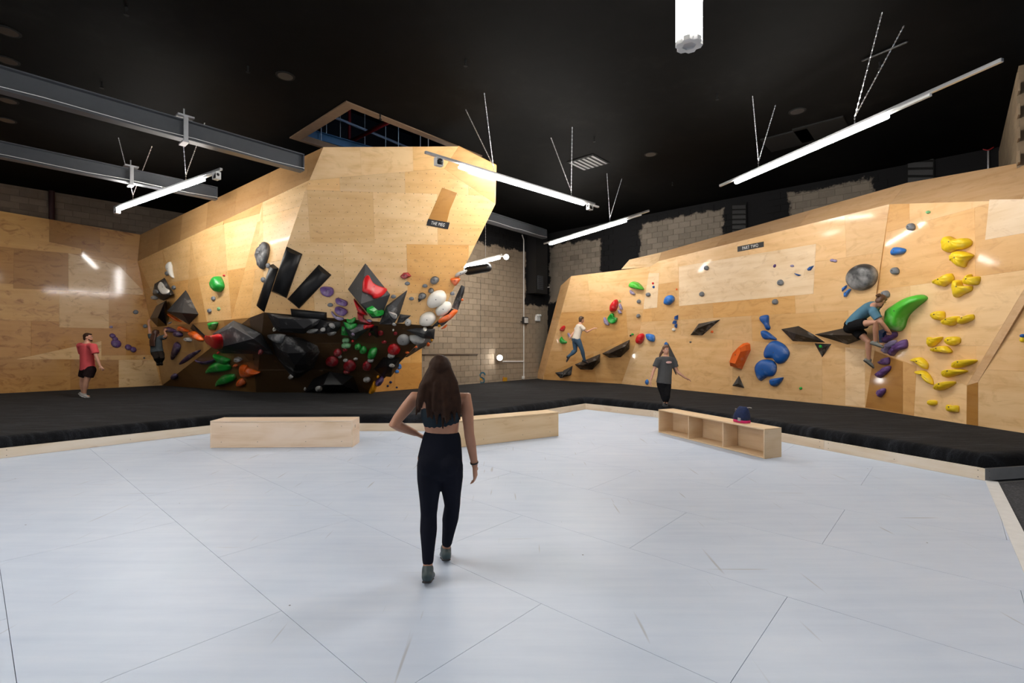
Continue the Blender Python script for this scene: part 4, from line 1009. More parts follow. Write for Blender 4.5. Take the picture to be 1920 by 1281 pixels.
volume('A8', [(855, 275), (1000, 248), (1250, 258), (1240, 400), (1110, 395), (1000, 340)], [(1100, 330, .2), (1180, 280, .15)], 'gryv', 'charcoal volume under the right end of the lip')
volume('A8', [(1190, 385), (1235, 420), (1100, 465), (960, 545), (880, 640), (780, 640), (800, 590), (900, 500), (1080, 400)], [(1000, 480, .2), (860, 600, .2)], 'black', 'long black volume along the right edge of the cave')
volume('A8', [(560, 640), (780, 640), (770, 760), (660, 905), (560, 895), (430, 800)], [(620, 760, .4), (680, 800, .35)], 'blackc', 'black block volume low at the right edge of the cave')
volume('A6', [(640, 1180), (760, 1000), (980, 900), (1300, 960), (1380, 1180)], [(900, 1080, .35), (1150, 1080, .35)], 'blackc', 'low black volume in the darkest part of the cave')
volume('B2', [(215, 1060), (300, 1048), (330, 1080), (270, 1120)], [(275, 1080, .12)], 'gryv', 'small black wedge at the foot of the leftmost slab')
volume('B2', [(300, 1040), (395, 990), (380, 1085), (275, 1118)], [(310, 1085, .28)], 'gryv', 'black pyramid wedge under the slanted slab edge')
volume('B2', [(413, 980), (530, 935), (670, 873), (668, 955), (590, 1033), (470, 1030)], [(500, 985, .4), (640, 935, .4)], 'black', 'black wedge volume under the running climber')
volume('B2', [(688, 870), (830, 800), (965, 730), (960, 825), (875, 908), (760, 913)], [(760, 870, .4), (925, 795, .4)], 'black', 'black wedge volume beside the small red hold')
volume('B3', [(563, 633), (640, 527), (845, 487), (675, 637)], [(628, 570, .3)], 'black', 'black spike volume pointing up in the middle of the long wall')
volume('B3', [(352, 692), (447, 880), (432, 1006), (372, 890)], [(395, 900, .2)], 'gryv', 'tall charcoal volume behind the woman in the grey shirt')
volume('B5', [(165, 920), (231, 1077), (82, 1048)], [(150, 1020, .2)], 'gryv', 'small charcoal triangle below the orange hold')
volume('B5', [(668, 366), (880, 328), (1060, 430), (1208, 530), (810, 512)], [(850, 425, .35)], 'black', 'long black kite volume right of the blue holds')
volume('B5', [(1065, 430), (1440, 350), (1690, 390), (1690, 470), (1465, 552)], [(1500, 440, .38), (1640, 430, .34)], 'black', 'black kite volume the crouching climber sits on')
volume('B5', [(1068, 535), (1279, 543), (1163, 709)], [(1165, 595, .14)], 'black', 'downward black triangle with green dot')
volume('B6', [(430, 985), (538, 945), (500, 1040), (468, 1098), (435, 1098)], [(470, 1010, .16)], 'blue', 'dark blue wedge between the climber and the green hold')

# --- left wall
pebble('A1', 1482, 1195, 30, 24, 'round grey foothold high on the left wall near the corner')
pebble('A2', 1245, 145, 20, 17, 'round grey foothold beside the hanging climber')
pebble('A2', 1237, 418, 9, 8, 'tiny dark foothold below the hanging climber', 'dgrey', .03)
for x, y, rx, ry, lb in ((965, 228, 28, 20, 'small purple disc hold on top of the left cluster'), (987, 254, 26, 18, 'middle purple disc hold of the left cluster'), (995, 294, 46, 36, 'biggest purple disc hold of the left cluster'), (1100, 326, 30, 25, 'left purple disc hold of the lower pair'), (1142, 346, 28, 24, 'right purple disc hold of the lower pair')):
    hold('A2', 'purple', ell(x, y, rx, ry, .3, 9), .09, lb, 'ridge')
pebble('A2', 953, 152, 15, 11, 'small chalky lilac foothold above the purple cluster', 'lilac', .04)
# --- prow, left face
hold('A3', 'white', [(350, 420), (385, 388), (405, 430), (415, 510), (430, 585), (405, 575), (370, 510), (345, 460)], .1, 'tall white crescent hold at the left of the prow')
pebble('A3', 348, 530, 20, 28, 'grey foothold tucked behind the white crescent', h=.06)
hold('A3', 'white', [(240, 690), (270, 635), (305, 660), (330, 705), (375, 735), (350, 775), (290, 780), (255, 740)], .05, 'white kidney hold on the charcoal volume by the corner', 'flat')
pebble('A3', 208, 752, 28, 28, 'round grey hold on the charcoal volume by the corner')
pebble('A3', 208, 820, 30, 28, 'round grey hold under the charcoal volume by the corner', 'pale', .12)
pebble('A3', 425, 700, 20, 26, 'grey foothold between the two left volumes')
hold('A3', 'green', [(915, 650), (955, 575), (990, 572), (1025, 640), (1030, 700), (990, 755), (950, 750), (920, 700)], .2, 'glossy green teardrop hold alone on the left face')
pebble('A3', 1027, 555, 12, 13, 'tiny red foothold above the green teardrop', 'red', .03)
pebble('A3', 902, 832, 22, 28, 'upper grey foothold under the green teardrop'); pebble('A3', 855, 980, 22, 28, 'lower grey foothold under the green teardrop')
pebble('A3', 963, 955, 18, 22, 'tiny mint foothold under the green teardrop', 'mint', .03)
pebble('A3', 1562, 440, 24, 32, 'pale grey foothold touching the narrow half-round volume'); pebble('A3', 1500, 607, 24, 32, 'pale grey foothold left of the narrow half-round volume')
hold('A3', 'dgrey', [(1530, 155), (1570, 200), (1570, 290), (1540, 400), (1520, 470), (1490, 483), (1460, 450), (1430, 340), (1435, 270), (1480, 205), (1500, 180)], .1, 'long dark pitted teardrop hold high on the prow', 'flat', rough=.1)
hold('A3', 'orange', [(355, 1010), (420, 1040), (520, 1110), (450, 1095)], .1, 'thin orange hold under the grey pyramid')
hold('A3', 'pale', ell(380, 1125, 28, 10, -.6, 6), .05, 'small white stick hold under the grey pyramid', 'chip')
# --- prow, right face
hold('A5', 'purple', [(935, 790), (960, 765), (1030, 765), (1090, 780), (1110, 820), (1100, 870), (1050, 900), (990, 885), (950, 850)], .12, 'purple dish hold nearest the slanted half-round volume', 'dish')
hold('A5', 'purple', [(1140, 930), (1170, 915), (1270, 950), (1295, 985), (1280, 1020), (1220, 1015), (1150, 985)], .12, 'purple dish hold, second from top', 'dish')
hold('A5', 'purple', [(1130, 1060), (1150, 1030), (1220, 1040), (1280, 1070), (1295, 1110), (1250, 1150), (1180, 1140), (1135, 1100)], .12, 'purple dish hold, third from top', 'dish')
hold('A5', 'lilac', [(1075, 1100), (1095, 1100), (1130, 1145), (1190, 1170), (1240, 1180), (1230, 1210), (1180, 1215), (1110, 1170)], .1, 'chalky lilac crescent hold just above the lip')
pebble('A5', 1062, 1008, 38, 26, 'grey foothold among the purple dishes')
hold('A5', 'green', [(1280, 1195), (1330, 1200), (1390, 1172), (1400, 1205), (1360, 1235), (1310, 1232)], .1, 'small green crescent hold just above the lip')
hold('A7', 'red', [(330, 335), (360, 380), (400, 440), (460, 480), (590, 525), (585, 560), (540, 610), (480, 640), (430, 640), (400, 600), (340, 575), (285, 545), (280, 490), (290, 400)], .1, 'bright red boomerang hold on the large charcoal pyramid', 'flat')
hold('A7', 'green', [(335, 770), (410, 735), (450, 770), (490, 800), (550, 790), (545, 840), (470, 865), (400, 875), (340, 820)], .14, 'chipped green hold under the large charcoal pyramid', 'chip')
hold('A7', 'red', [(170, 640), (240, 720), (340, 840), (330, 860), (240, 820), (200, 740)], .16, 'red hold hidden behind the large charcoal pyramid')
hold('A7', 'dred', [(215, 815), (300, 850), (300, 900), (410, 965), (400, 985), (260, 950), (220, 900)], .14, 'dark red bracket hold under the large charcoal pyramid', 'chip')
pebble('A7', 370, 935, 42, 20, 'chalky lilac chip between red and green holds', 'lilac', .08)
hold('A7', 'pale', [(630, 815), (680, 825), (720, 840), (725, 890), (690, 905), (650, 860)], .08, 'white chalky hold on the pointed charcoal volume')
hold('A7', 'dred', [(785, 340), (830, 295), (890, 290), (935, 340), (840, 385), (795, 360)], .1, 'crimson chipped hold alone right of the pyramid', 'chip')
for x, y, rx, ry, lb in ((880, 437, 35, 25, 'grey foothold under the crimson hold'), (1115, 470, 35, 25, 'grey foothold left of the dark egg holds'), (695, 612, 35, 26, 'grey foothold touching the pyramid'), (935, 640, 34, 24, 'grey foothold beside the pointed charcoal volume'), (1480, 572, 32, 26, 'grey foothold near the right edge of the prow')):
    pebble('A7', x, y, rx, ry, lb)
pebble('A7', 1243, 395, 62, 52, 'largest dark egg hold with chalk on the prow', 'dgrey', .15, tilt=-.5); pebble('A7', 1197, 533, 37, 36, 'small dark egg hold above the white domes', 'dgrey', .12); pebble('A7', 1078, 605, 54, 46, 'dark egg hold left of the white domes', 'dgrey', .15, tilt=-.4)
hold('A7', 'black', [(1020, 640), (1050, 630), (1070, 660), (1030, 690)], .03, 'tiny black chip under the dark egg hold', 'chip')
hold('A7', 'white', [(1140, 680), (1180, 590), (1260, 535), (1350, 530), (1400, 590), (1385, 680), (1320, 730), (1220, 765), (1160, 745)], .3, 'largest white dome hold of the three, topmost')
hold('A7', 'white', [(1255, 800), (1290, 740), (1370, 680), (1450, 690), (1470, 750), (1430, 820), (1350, 870), (1280, 860)], .26, 'white dome hold nearest the orange hold')
hold('A7', 'white', [(1040, 950), (1060, 870), (1130, 820), (1210, 815), (1260, 870), (1255, 930), (1200, 990), (1130, 1005), (1060, 990)], .28, 'white dome hold lowest of the three on the lip')
pebble('A7', 1205, 940, 24, 28, 'small white knob on the lowest white dome', 'white', .08)
pebble('A7', 890, 955, 44, 50, 'pale speckled egg hold on the lip', 'pale', .16)
hold('A7', 'pale', [(1515, 330), (1560, 285), (1670, 255), (1665, 290), (1590, 330), (1530, 355)], .1, 'white shard hold at the right edge of the prow')
hold('A7', 'orange', [(1455, 380), (1490, 365), (1580, 365), (1575, 410), (1520, 470), (1475, 430)], .12, 'orange heart-shaped hold under the white shard')
hold('A7', 'orange', [(1295, 930), (1350, 890), (1430, 850), (1490, 790), (1540, 790), (1550, 820), (1490, 890), (1420, 940), (1310, 970)], .12, 'long orange hold on the lower black strip volume')
pebble('A7', 1612, 655, 18, 18, 'small orange knob on the upper black strip', 'orange', .07); pebble('A7', 1305, 1000, 20, 16, 'small amber knob at the end of the lip', 'amber', .06)
hold('A7', 'orange', [(1330, 1045), (1400, 985), (1412, 1000), (1380, 1035)], .05, 'thin orange sliver hold below the lip end')
# --- cave: under the left lip
hold('A4', 'green', [(890, 90), (955, 95), (945, 140), (920, 190), (900, 140)], .2, 'small green cone hold beside the big charcoal volume')
pebble('A4', 888, 168, 20, 24, 'chalky mint chip beside the green cone', 'mint', .08)
hold('A4', 'red', [(868, 290), (920, 240), (990, 240), (1015, 330), (1000, 410), (930, 385), (870, 330)], .2, 'strawberry red dome hold on the large charcoal volume', top=(0, .2))
pebble('A4', 960, 456, 16, 12, 'tiny pink chip under the strawberry hold', 'red', .05)
hold('A4', 'dpurple', [(320, 190), (350, 150), (440, 180), (450, 210), (380, 215)], .12, 'purple hold gripped by the hanging climber')
hold('A4', 'dpurple', ell(492, 235, 46, 34, .5, 8), .14, 'dark purple knob right of the hanging climber'); hold('A4', 'pale', ell(605, 300, 42, 24, .4, 7), .1, 'chalky grey chip in the cave left of the orange hold', 'chip')
hold('A4', 'orange', [(485, 160), (510, 140), (600, 185), (600, 210), (500, 190)], .1, 'small orange wedge hold under the left lip'); hold('A4', 'orange', [(625, 210), (700, 200), (780, 290), (770, 320), (720, 300), (660, 260)], .15, 'orange ringed hold under the left lip')
hold('A4', 'dpurple', [(465, 325), (505, 370), (495, 430), (440, 510), (405, 545), (415, 470), (445, 370)], .1, 'dark purple leaf hold beside the hanging climber'); hold('A4', 'dpurple', [(495, 590), (620, 490), (730, 425), (740, 440), (640, 520), (530, 590)], .08, 'dark purple stick hold slanting across the cave wall')
hold('A4', 'dpurple', [(680, 540), (760, 560), (860, 545), (920, 530), (910, 560), (840, 585), (750, 580)], .1, 'dark purple crescent hold left of the green leaves'); pebble('A4', 435, 738, 38, 34, 'round dark purple hold low on the cave wall', 'dpurple', .1)
hold('A4', 'green', [(900, 475), (960, 485), (1090, 530), (1100, 560), (1060, 590), (960, 550)], .12, 'upper green leaf hold in the cave'); hold('A4', 'green', [(820, 690), (840, 630), (910, 575), (1030, 565), (1100, 600), (1110, 650), (1000, 670), (900, 680)], .15, 'middle green leaf hold in the cave'); hold('A4', 'green', [(940, 850), (950, 790), (1010, 730), (1110, 710), (1160, 720), (1170, 770), (1090, 810), (980, 835)], .15, 'lowest green leaf hold in the cave')
hold('A4', 'orange', [(1225, 610), (1300, 605), (1330, 640), (1460, 685), (1420, 710), (1330, 735), (1240, 720)], .15, 'orange pointed hold low in the cave'); pebble('A4', 1165, 610, 26, 16, 'small orange chip between green leaf and pointed hold', 'orange', .06); hold('A4', 'orange', [(1185, 850), (1200, 780), (1250, 765), (1290, 820), (1240, 850)], .1, 'dim orange hold right of the lowest green leaf')
hold('A4', 'pale', ell(1200, 532, 48, 24, .2, 7), .1, 'chalky grey chip above the green leaves', 'chip'); pebble('A4', 1465, 440, 30, 22, 'dim red chip under the large charcoal volume', 'dred', .08)
# --- cave roof
hold('A6', 'pale', ell(760, 360, 70, 26, -.25, 9), .08, 'long chalky hold under the long black volume'); hold('A6', 'pale', ell(1008, 280, 40, 26, .1, 8), .08, 'white chalked hold in the middle of the lip volume'); pebble('A6', 905, 340, 20, 30, 'dark chalky knob under the lip volume', 'pale', .07); hold('A6', 'pale', ell(1010, 388, 65, 13, -.25, 7), .05, 'thin chalky rail hold under the lip volume', 'chip'); hold('A6', 'white', [(225, 325), (245, 300), (272, 345), (235, 352)], .06, 'small white triangle hold under the long black volume', 'chip')
hold('A6', 'dgrey', [(190, 440), (230, 420), (380, 405), (390, 440), (340, 530), (240, 500)], .16, 'black half-moon hold on the many-sided cave volume'); hold('A6', 'pale', [(430, 970), (460, 940), (500, 970), (490, 995)], .07, 'small white chip under the many-sided cave volume', 'chip')
hold('A6', 'green', [(1170, 245), (1230, 300), (1290, 300), (1350, 265), (1345, 300), (1270, 345), (1210, 330)], .1, 'green hook hold on the triangular volume'); hold('A6', 'green', [(1140, 390), (1145, 300), (1190, 310), (1235, 400)], .1, 'green wedge hold left of the triangular volume', 'chip')
hold('A6', 'red', [(1440, 290), (1570, 280), (1550, 315), (1480, 330), (1445, 340)], .1, 'red hold with white chalk at the tip of the triangular volume')
for f, c_, x, y, rx, ry, lb in (('A6', 'lilac', 1290, 400, 22, 14, 'tiny lilac chip on the triangular volume'), ('A6', 'red', 1290, 490, 18, 14, 'tiny red knob below the triangular volume'), ('A6', 'mint', 1200, 475, 50, 26, 'chalky green hold, topmost on the cave roof'), ('A6', 'mint', 1205, 545, 65, 28, 'pale chalky green hold above the big red holds'), ('A6', 'green', 1360, 560, 45, 35, 'dim green hold, first of three in a row'), ('A6', 'green', 1430, 605, 50, 45, 'dim green hold, second of three in a row'), ('A6', 'dred', 1015, 760, 85, 65, 'big dark red dome at the left of the cave roof'), ('A6', 'dred', 1250, 820, 85, 75, 'big dark red dome in the middle of the cave roof'), ('A6', 'dred', 1090, 640, 55, 45, 'dark maroon hold above the red domes'), ('A6', 'dred', 1190, 610, 30, 20, 'small chalky red chip above the red domes'), ('A6', 'dred', 1480, 820, 60, 60, 'dim maroon hold at the back of the cave'), ('A6', 'dred', 1215, 890, 50, 20, 'thin red hold under the middle red dome'), ('A6', 'red', 1840, 600, 85, 70, 'big red dome near the right edge of the cave'), ('A6', 'dred', 1660, 385, 40, 30, 'small maroon hold beside the black fin'), ('A6', 'dred', 1520, 395, 20, 26, 'pink chip on the triangular volume edge'), ('A6', 'dred', 1710, 505, 34, 18, 'chalky red chip right of the green row'), ('A6', 'dred', 1860, 390, 26, 20, 'small red chip under the lip by the pale dome'), ('A6', 'pale', 1120, 700, 25, 18, 'small grey chip left of the middle red dome'), ('A6', 'pale', 1195, 750, 35, 20, 'grey chip above the middle red dome'), ('A6', 'pale', 1330, 730, 30, 15, 'pale chip right of the middle red dome'), ('A6', 'pale', 1530, 745, 42, 15, 'pale slanted chip below the green row'), ('A6', 'pale', 1480, 1000, 50, 26, 'pale chip beside the amber cone'), ('A6', 'pale', 655, 1130, 16, 20, 'dim chip at the bottom of the cave, left one'), ('A6', 'pale', 840, 1120, 48, 26, 'dim chip at the bottom of the cave, right one'), ('A6', 'pale', 1805, 680, 50, 25, 'pale chip under the right red dome'), ('A6', 'white', 1830, 345, 12, 12, 'tiny white knob under the lip'), ('A8', 'white', 1115, 268, 26, 27, 'round white knob on the right lip volume'), ('A8', 'pale', 830, 400, 88, 68, 'ghostly grey dome under the right lip'), ('A8', 'orange', 980, 500, 30, 15, 'orange chip, upper of two on the black edge volume'), ('A8', 'orange', 880, 575, 26, 12, 'orange chip, lower of two on the black edge volume'), ('A8', 'orange', 1160, 465, 22, 24, 'orange knob hanging under the right lip volume'), ('A8', 'amber', 1205, 405, 15, 15, 'amber knob under the right lip volume'), ('A8', 'pale', 670, 750, 34, 26, 'brownish chip on the low black block volume'), ('A8', 'pale', 700, 200, 25, 20, 'small white knob on the lip below the pointed volume')):
    pebble(f, x, y, rx, ry, lb, c_, .09 if rx > 40 else .04)
hold('A6', 'green', [(1490, 680), (1520, 600), (1600, 580), (1620, 620), (1580, 690), (1520, 700)], .16, 'green hold with white chalk, third of three in a row')
hold('A8', 'pale', [(910, 350), (1000, 345), (1110, 395), (1080, 420), (1000, 430), (930, 390)], .15, 'pale dome hold under the right lip volume')
hold('A8', 'amber', [(435, 955), (472, 990), (470, 1040), (400, 1085), (365, 1100), (400, 1020)], .2, 'amber cone hold low by the cave corner'); pebble('A8', 492, 895, 20, 14, 'small amber chip above the purple lips hold', 'amber', .06)
hold('A8', 'purple', [(460, 960), (540, 895), (570, 930), (530, 980), (480, 1000)], .12, 'purple lips-shaped hold low by the cave corner', 'ridge')
for x, y, rx, ry, lb, c_ in ((770, 765, 28, 38, 'upper bright blue hold on the low board', 'sky'), (737, 830, 26, 24, 'lower bright blue hold on the low board', 'sky'), (655, 973, 17, 17, 'navy dot foothold, top of three on the low board', 'navy'), (617, 1023, 14, 14, 'navy dot foothold, left of three on the low board', 'navy'), (737, 1042, 13, 13, 'navy dot foothold, right of three on the low board', 'navy')):
    pebble('A8', x, y, rx, ry, lb, c_, .06)
# --- long wall, far slab
hold('B2', 'lime', [(965, 175), (1000, 148), (1060, 165), (1105, 215), (1100, 232), (1040, 225), (975, 205)], .22, 'green bean hold at the top of the far slab')
hold('B2', 'lilac', [(967, 235), (985, 240), (1020, 270), (1010, 283), (975, 270)], .08, 'lilac crescent right under the green bean hold'); hold('B2', 'lilac', [(860, 375), (880, 378), (895, 430), (870, 425)], .08, 'upper lilac crescent beside the red egg hold'); hold('B2', 'lilac', [(850, 430), (868, 435), (890, 462), (870, 473), (855, 465)], .08, 'lower lilac crescent beside the red egg hold'); hold('B2', 'lilac', [(708, 510), (725, 515), (762, 580), (740, 587), (712, 560)], .1, 'lilac crescent left of the green ring hold')
hold('B2', 'red', [(780, 385), (825, 328), (850, 350), (845, 410), (815, 450), (778, 448)], .2, 'red egg hold on the far slab')
hold('B2', 'green', [(756, 510), (785, 468), (808, 475), (815, 505), (842, 515), (832, 555), (795, 570), (765, 550)], .15, 'green ring hold under the red egg hold', 'dish'); pebble('B2', 795, 500, 16, 18, 'white chalk knob inside the green ring hold', 'white', .04)
hold('B2', 'mint', [(855, 352), (865, 332), (878, 352)], .05, 'tiny chalky triangle right of the red egg hold', 'chip')
for x, y, lb in ((1058, 348, 'upper round grey foothold at the slab edge'), (1053, 492, 'lower round grey foothold at the slab edge'), (1155, 280, 'round grey foothold on the narrow pale sheet')): pebble('B2', x, y, 20, 20, lb, h=.1)
hold('B2', 'red', [(270, 630), (300, 592), (320, 600), (310, 640), (285, 645)], .12, 'red hold left of the running climber'); hold('B2', 'green', [(268, 735), (285, 700), (300, 725), (338, 755), (320, 772), (285, 768)], .12, 'green crescent left of the running climber'); hold('B2', 'lilac', [(345, 670), (360, 665), (385, 715), (365, 710)], .08, 'lilac chip behind the running climber')
pebble('B2', 973, 690, 9, 9, 'tiny black knob at the slab corner', 'black', .04); pebble('B2', 993, 678, 13, 10, 'tiny green knob at the slab corner', 'green', .05)
hold('B2', 'red', [(1045, 740), (1065, 690), (1095, 668), (1115, 690), (1105, 740), (1075, 775), (1050, 770)], .18, 'red tooth hold at the corner of the far slab'); pebble('B2', 1038, 756, 8, 8, 'tiny dark knob beside the red tooth hold', 'dgrey', .04)
hold('B2', 'sky', [(1140, 680), (1165, 672), (1215, 690), (1217, 740), (1195, 753), (1155, 730)], .15, 'chalky blue hold right of the red tooth hold'); hold('B2', 'red', ell(1200, 168, 9, 13, 0, 6), .04, 'tiny red chip on the narrow pale sheet', 'chip'); hold('B2', 'blue', ell(1207, 205, 11, 14, 0, 5), .05, 'tiny blue chip on the narrow pale sheet', 'chip'); pebble('B2', 1142, 1155, 14, 26, 'blue hold low behind the grey shirt woman', 'sky', .08)
# --- long wall, middle
hold('B3', 'sky', [(333, 330), (350, 280), (385, 262), (415, 280), (415, 315), (375, 353), (340, 350)], .16, 'blue dome hold left of the pale sheet')
for q_, lb in (([(430, 455), (452, 447), (450, 490), (425, 490)], 'top blue shard of three'), ([(420, 495), (440, 500), (435, 535), (405, 528)], 'middle blue shard of three'), ([(430, 535), (445, 530), (440, 570), (428, 560)], 'bottom blue shard of three')): hold('B3', 'blue', q_, .08, lb, 'chip')
pebble('B3', 413, 582, 15, 15, 'white knob under the three blue shards', 'white', .06)
pebble('B3', 438, 210, 7, 9, 'tiny orange chip above the blue dome', 'orange', .03); pebble('B3', 765, 602, 12, 12, 'tiny orange chip under the black spike', 'orange', .03); pebble('B3', 566, 697, 9, 8, 'tiny dark knob below the black spike', 'dgrey', .03)
pebble('B3', 674, 254, 20, 23, 'grey foothold on the pale sheet, left one', h=.1); pebble('B3', 716, 12, 20, 22, 'grey foothold under the PART TWO sign', h=.1)
hold('B3', 'sky', [(330, 722), (345, 696), (360, 722)], .08, 'blue triangle chip above the grey shirt woman', 'chip')
hold('B5', 'orange', [(92, 805), (150, 650), (265, 527), (297, 545), (305, 620), (200, 848), (100, 820)], .3, 'big orange crystal hold on the long wall', 'chip')
hold('B5', 'blue', [(418, 225), (440, 205), (500, 195), (525, 215), (528, 300), (545, 350), (530, 375), (505, 375), (480, 320), (430, 265)], .1, 'blue foot-shaped hold, topmost of the blue group'); hold('B5', 'blue', [(433, 400), (450, 383), (500, 390), (570, 440), (620, 485), (600, 497), (540, 490), (480, 490), (445, 450)], .1, 'blue fin hold above the big blue pair')
hold('B5', 'blue', [(470, 650), (500, 570), (560, 515), (630, 508), (720, 560), (772, 640), (765, 700), (720, 760), (660, 785), (620, 770), (590, 725), (540, 715), (480, 710)], .14, 'big dark blue dome hold, upper of the pair'); hold('B5', 'blue', [(362, 830), (390, 770), (450, 733), (530, 733), (590, 755), (620, 810), (612, 880), (575, 930), (510, 940), (470, 965), (430, 990), (395, 960), (370, 890)], .14, 'big dark blue dome hold, lower of the pair'); hold('B5', 'blue', [(540, 990), (560, 965), (690, 945), (698, 960), (670, 1010), (620, 1052), (570, 1050), (545, 1020)], .12, 'small dark blue hold lowest of the blue group')
pebble('B5', 603, 38, 34, 34, 'grey foothold below the pale sheet', h=.1); hold('B5', 'green', ell(1145, 580, 21, 14, 0, 7), .04, 'green chip on the downward black triangle'); pebble('B5', 908, 1077, 17, 17, 'tiny green knob low on the long wall', 'green', .05)
pebble('B4', 595, 632, 14, 22, 'small plum hold on the pale sheet', 'purple', .05, tilt=.4); pebble('B4', 805, 632, 22, 15, 'small round plum hold on the pale sheet', 'lilac', .05); hold('B4', 'blue', [(830, 718), (870, 730), (915, 742), (885, 755), (855, 742)], .05, 'lower blue leaf chip on the pale sheet', 'chip'); hold('B4', 'blue', [(985, 675), (1020, 640), (1068, 628), (1030, 685), (1000, 690)], .06, 'upper blue leaf chip on the pale sheet', 'chip')
pebble('B4', 1285, 565, 24, 18, 'left plum hold of the small pair', 'lilac', .06); pebble('B4', 1322, 572, 22, 17, 'right plum hold of the small pair', 'lilac', .06); pebble('B4', 667, 832, 36, 36, 'grey foothold on the pale sheet, right one', h=.1)
hold('B6', 'disc', ell(283, 492, 148, 120, -.35, 14), .2, 'large chalked black disc volume above the climber', 'dome', bolt=False)
hold('B4', 'sky', [(1408, 905), (1465, 862), (1460, 890), (1410, 942)], .08, 'upper blue chip under the chalked disc', 'chip'); hold('B4', 'sky', [(1430, 960), (1500, 905), (1515, 915), (1460, 1005), (1430, 1005)], .08, 'lower blue chip under the chalked disc', 'chip')
hold('B6', 'sky', [(565, 265), (590, 220), (620, 215), (680, 230), (685, 255), (650, 280), (600, 285), (575, 290)], .12, 'blue bone-shaped hold high above the climber')
for x, y, lb in ((740, 28, 'topmost grey foothold above the blue bone hold'), (593, 435, 'grey foothold right of the chalked disc'), (505, 650, 'grey foothold behind the climber head')): pebble('B6', x, y, 33, 35, lb, h=.1)
hold('B6', 'lime', [(560, 800), (640, 740), (740, 680), (830, 652), (880, 670), (880, 700), (820, 750), (740, 820), (700, 880), (680, 950), (640, 990), (580, 980), (540, 940), (545, 860)], .28, 'huge glossy green banana hold beside the climber')
hold('B6', 'purple', [(490, 1060), (570, 1000), (605, 1000), (605, 1040), (540, 1080), (500, 1100)], .12, 'ridged purple hold under the climber hand', 'ridge'); hold('B6', 'lilac', [(485, 1160), (540, 1100), (595, 1070), (600, 1110), (550, 1150), (520, 1195), (490, 1185)], .12, 'chalky ridged lilac hold under the climber foot', 'ridge'); hold('B6', 'purple', [(545, 1190), (600, 1120), (690, 1065), (700, 1140), (620, 1170), (575, 1218), (550, 1210)], .12, 'ridged purple hold farthest from the climber', 'ridge')
hold('B8', 'purple', [(165, 530), (255, 480), (258, 550), (180, 553)], .1, 'ridged purple hold on the dark kick sheet, top', 'ridge'); hold('B8', 'purple', [(140, 650), (260, 565), (268, 610), (180, 685), (140, 675)], .1, 'ridged purple hold on the dark kick sheet, middle', 'ridge'); hold('B8', 'purple', [(148, 825), (215, 790), (220, 830), (175, 883), (158, 860)], .1, 'ridged purple hold on the dark kick sheet, lowest', 'ridge')
# --- yellow route
YL = (('B7', [(705, 370), (750, 335), (820, 365), (870, 370), (930, 355), (980, 385), (970, 430), (900, 465), (830, 475), (765, 502), (715, 480), (700, 420)], .16, 'largest yellow hold at the top of the yellow route'),
('B7', [(790, 530), (830, 490), (900, 488), (990, 520), (990, 545), (940, 590), (920, 640), (890, 650), (840, 620), (815, 590), (790, 580)], .16, 'yellow shield hold just below the topmost yellow hold'),
('B7', [(607, 790), (650, 770), (720, 740), (770, 708), (800, 745), (795, 785), (740, 820), (705, 842), (650, 825), (610, 810)], .14, 'yellow fish-shaped hold, left of the upper three'),
('B7', [(910, 790), (930, 755), (970, 715), (990, 745), (1060, 742), (1050, 810), (1010, 827), (930, 820)], .14, 'yellow notched hold, right of the upper three'),
('B7', [(815, 780), (880, 780), (885, 825), (930, 845), (980, 835), (978, 880), (900, 920), (830, 952), (810, 880)], .14, 'yellow L-shaped hold, middle of the upper three'),
('B7', [(590, 1110), (640, 1087), (700, 1090), (712, 1130), (700, 1170), (640, 1178), (595, 1150)], .12, 'squarish yellow hold, left of the middle three'),
('B7', [(700, 1190), (740, 1165), (830, 1135), (858, 1150), (845, 1190), (790, 1232), (710, 1220)], .14, 'yellow scoop hold, centre of the middle three'),
('B7', [(862, 1165), (930, 1140), (990, 1118), (1002, 1160), (960, 1190), (870, 1217)], .12, 'yellow bar hold, right of the middle three'),
('B8', [(665, 280), (700, 290), (790, 275), (780, 310), (740, 350), (690, 380), (668, 360)], .13, 'yellow corner hold with chalk, left of the chalky pair'),
('B8', [(835, 310), (870, 275), (960, 280), (970, 330), (930, 360), (870, 360)], .13, 'yellow block hold with chalk, right of the chalky pair'),
('B8', [(690, 400), (740, 385), (790, 370), (840, 370), (890, 420), (860, 440), (770, 430), (710, 425)], .13, 'yellow bow-tie hold under the chalky pair'),
('B8', [(480, 510), (560, 480), (610, 500), (648, 550), (640, 600), (600, 580), (540, 530)], .12, 'upper yellow claw hold on the left of the route'),
('B8', [(530, 625), (600, 612), (650, 640), (690, 700), (700, 755), (660, 740), (610, 670), (550, 650)], .12, 'lower yellow claw hold on the left of the route'),
('B8', [(905, 570), (930, 530), (1010, 505), (1120, 503), (1137, 520), (1080, 555), (1000, 580), (920, 590)], .14, 'yellow banana hold, topmost of three'),
('B8', [(807, 640), (830, 610), (930, 600), (1020, 605), (1042, 625), (960, 655), (850, 683), (815, 670)], .14, 'yellow banana hold, middle of three'),
('B8', [(727, 790), (760, 750), (850, 725), (915, 722), (920, 745), (850, 790), (780, 812), (735, 810)], .14, 'yellow banana hold, lowest of three'),
('B8', [(653, 935), (670, 910), (730, 915), (735, 950), (700, 968), (660, 955)], .1, 'small yellow foothold near the mat, left one'),
('B8', [(848, 970), (860, 955), (900, 970), (950, 965), (955, 1020), (930, 1033), (850, 1020)], .1, 'small yellow foothold near the mat, right one'))
for f, q_, h_, lb in YL: hold(f, 'yellow', q_, h_, lb, 'dome', 'yellow holds of one route', rough=.05, top=(0, .25))
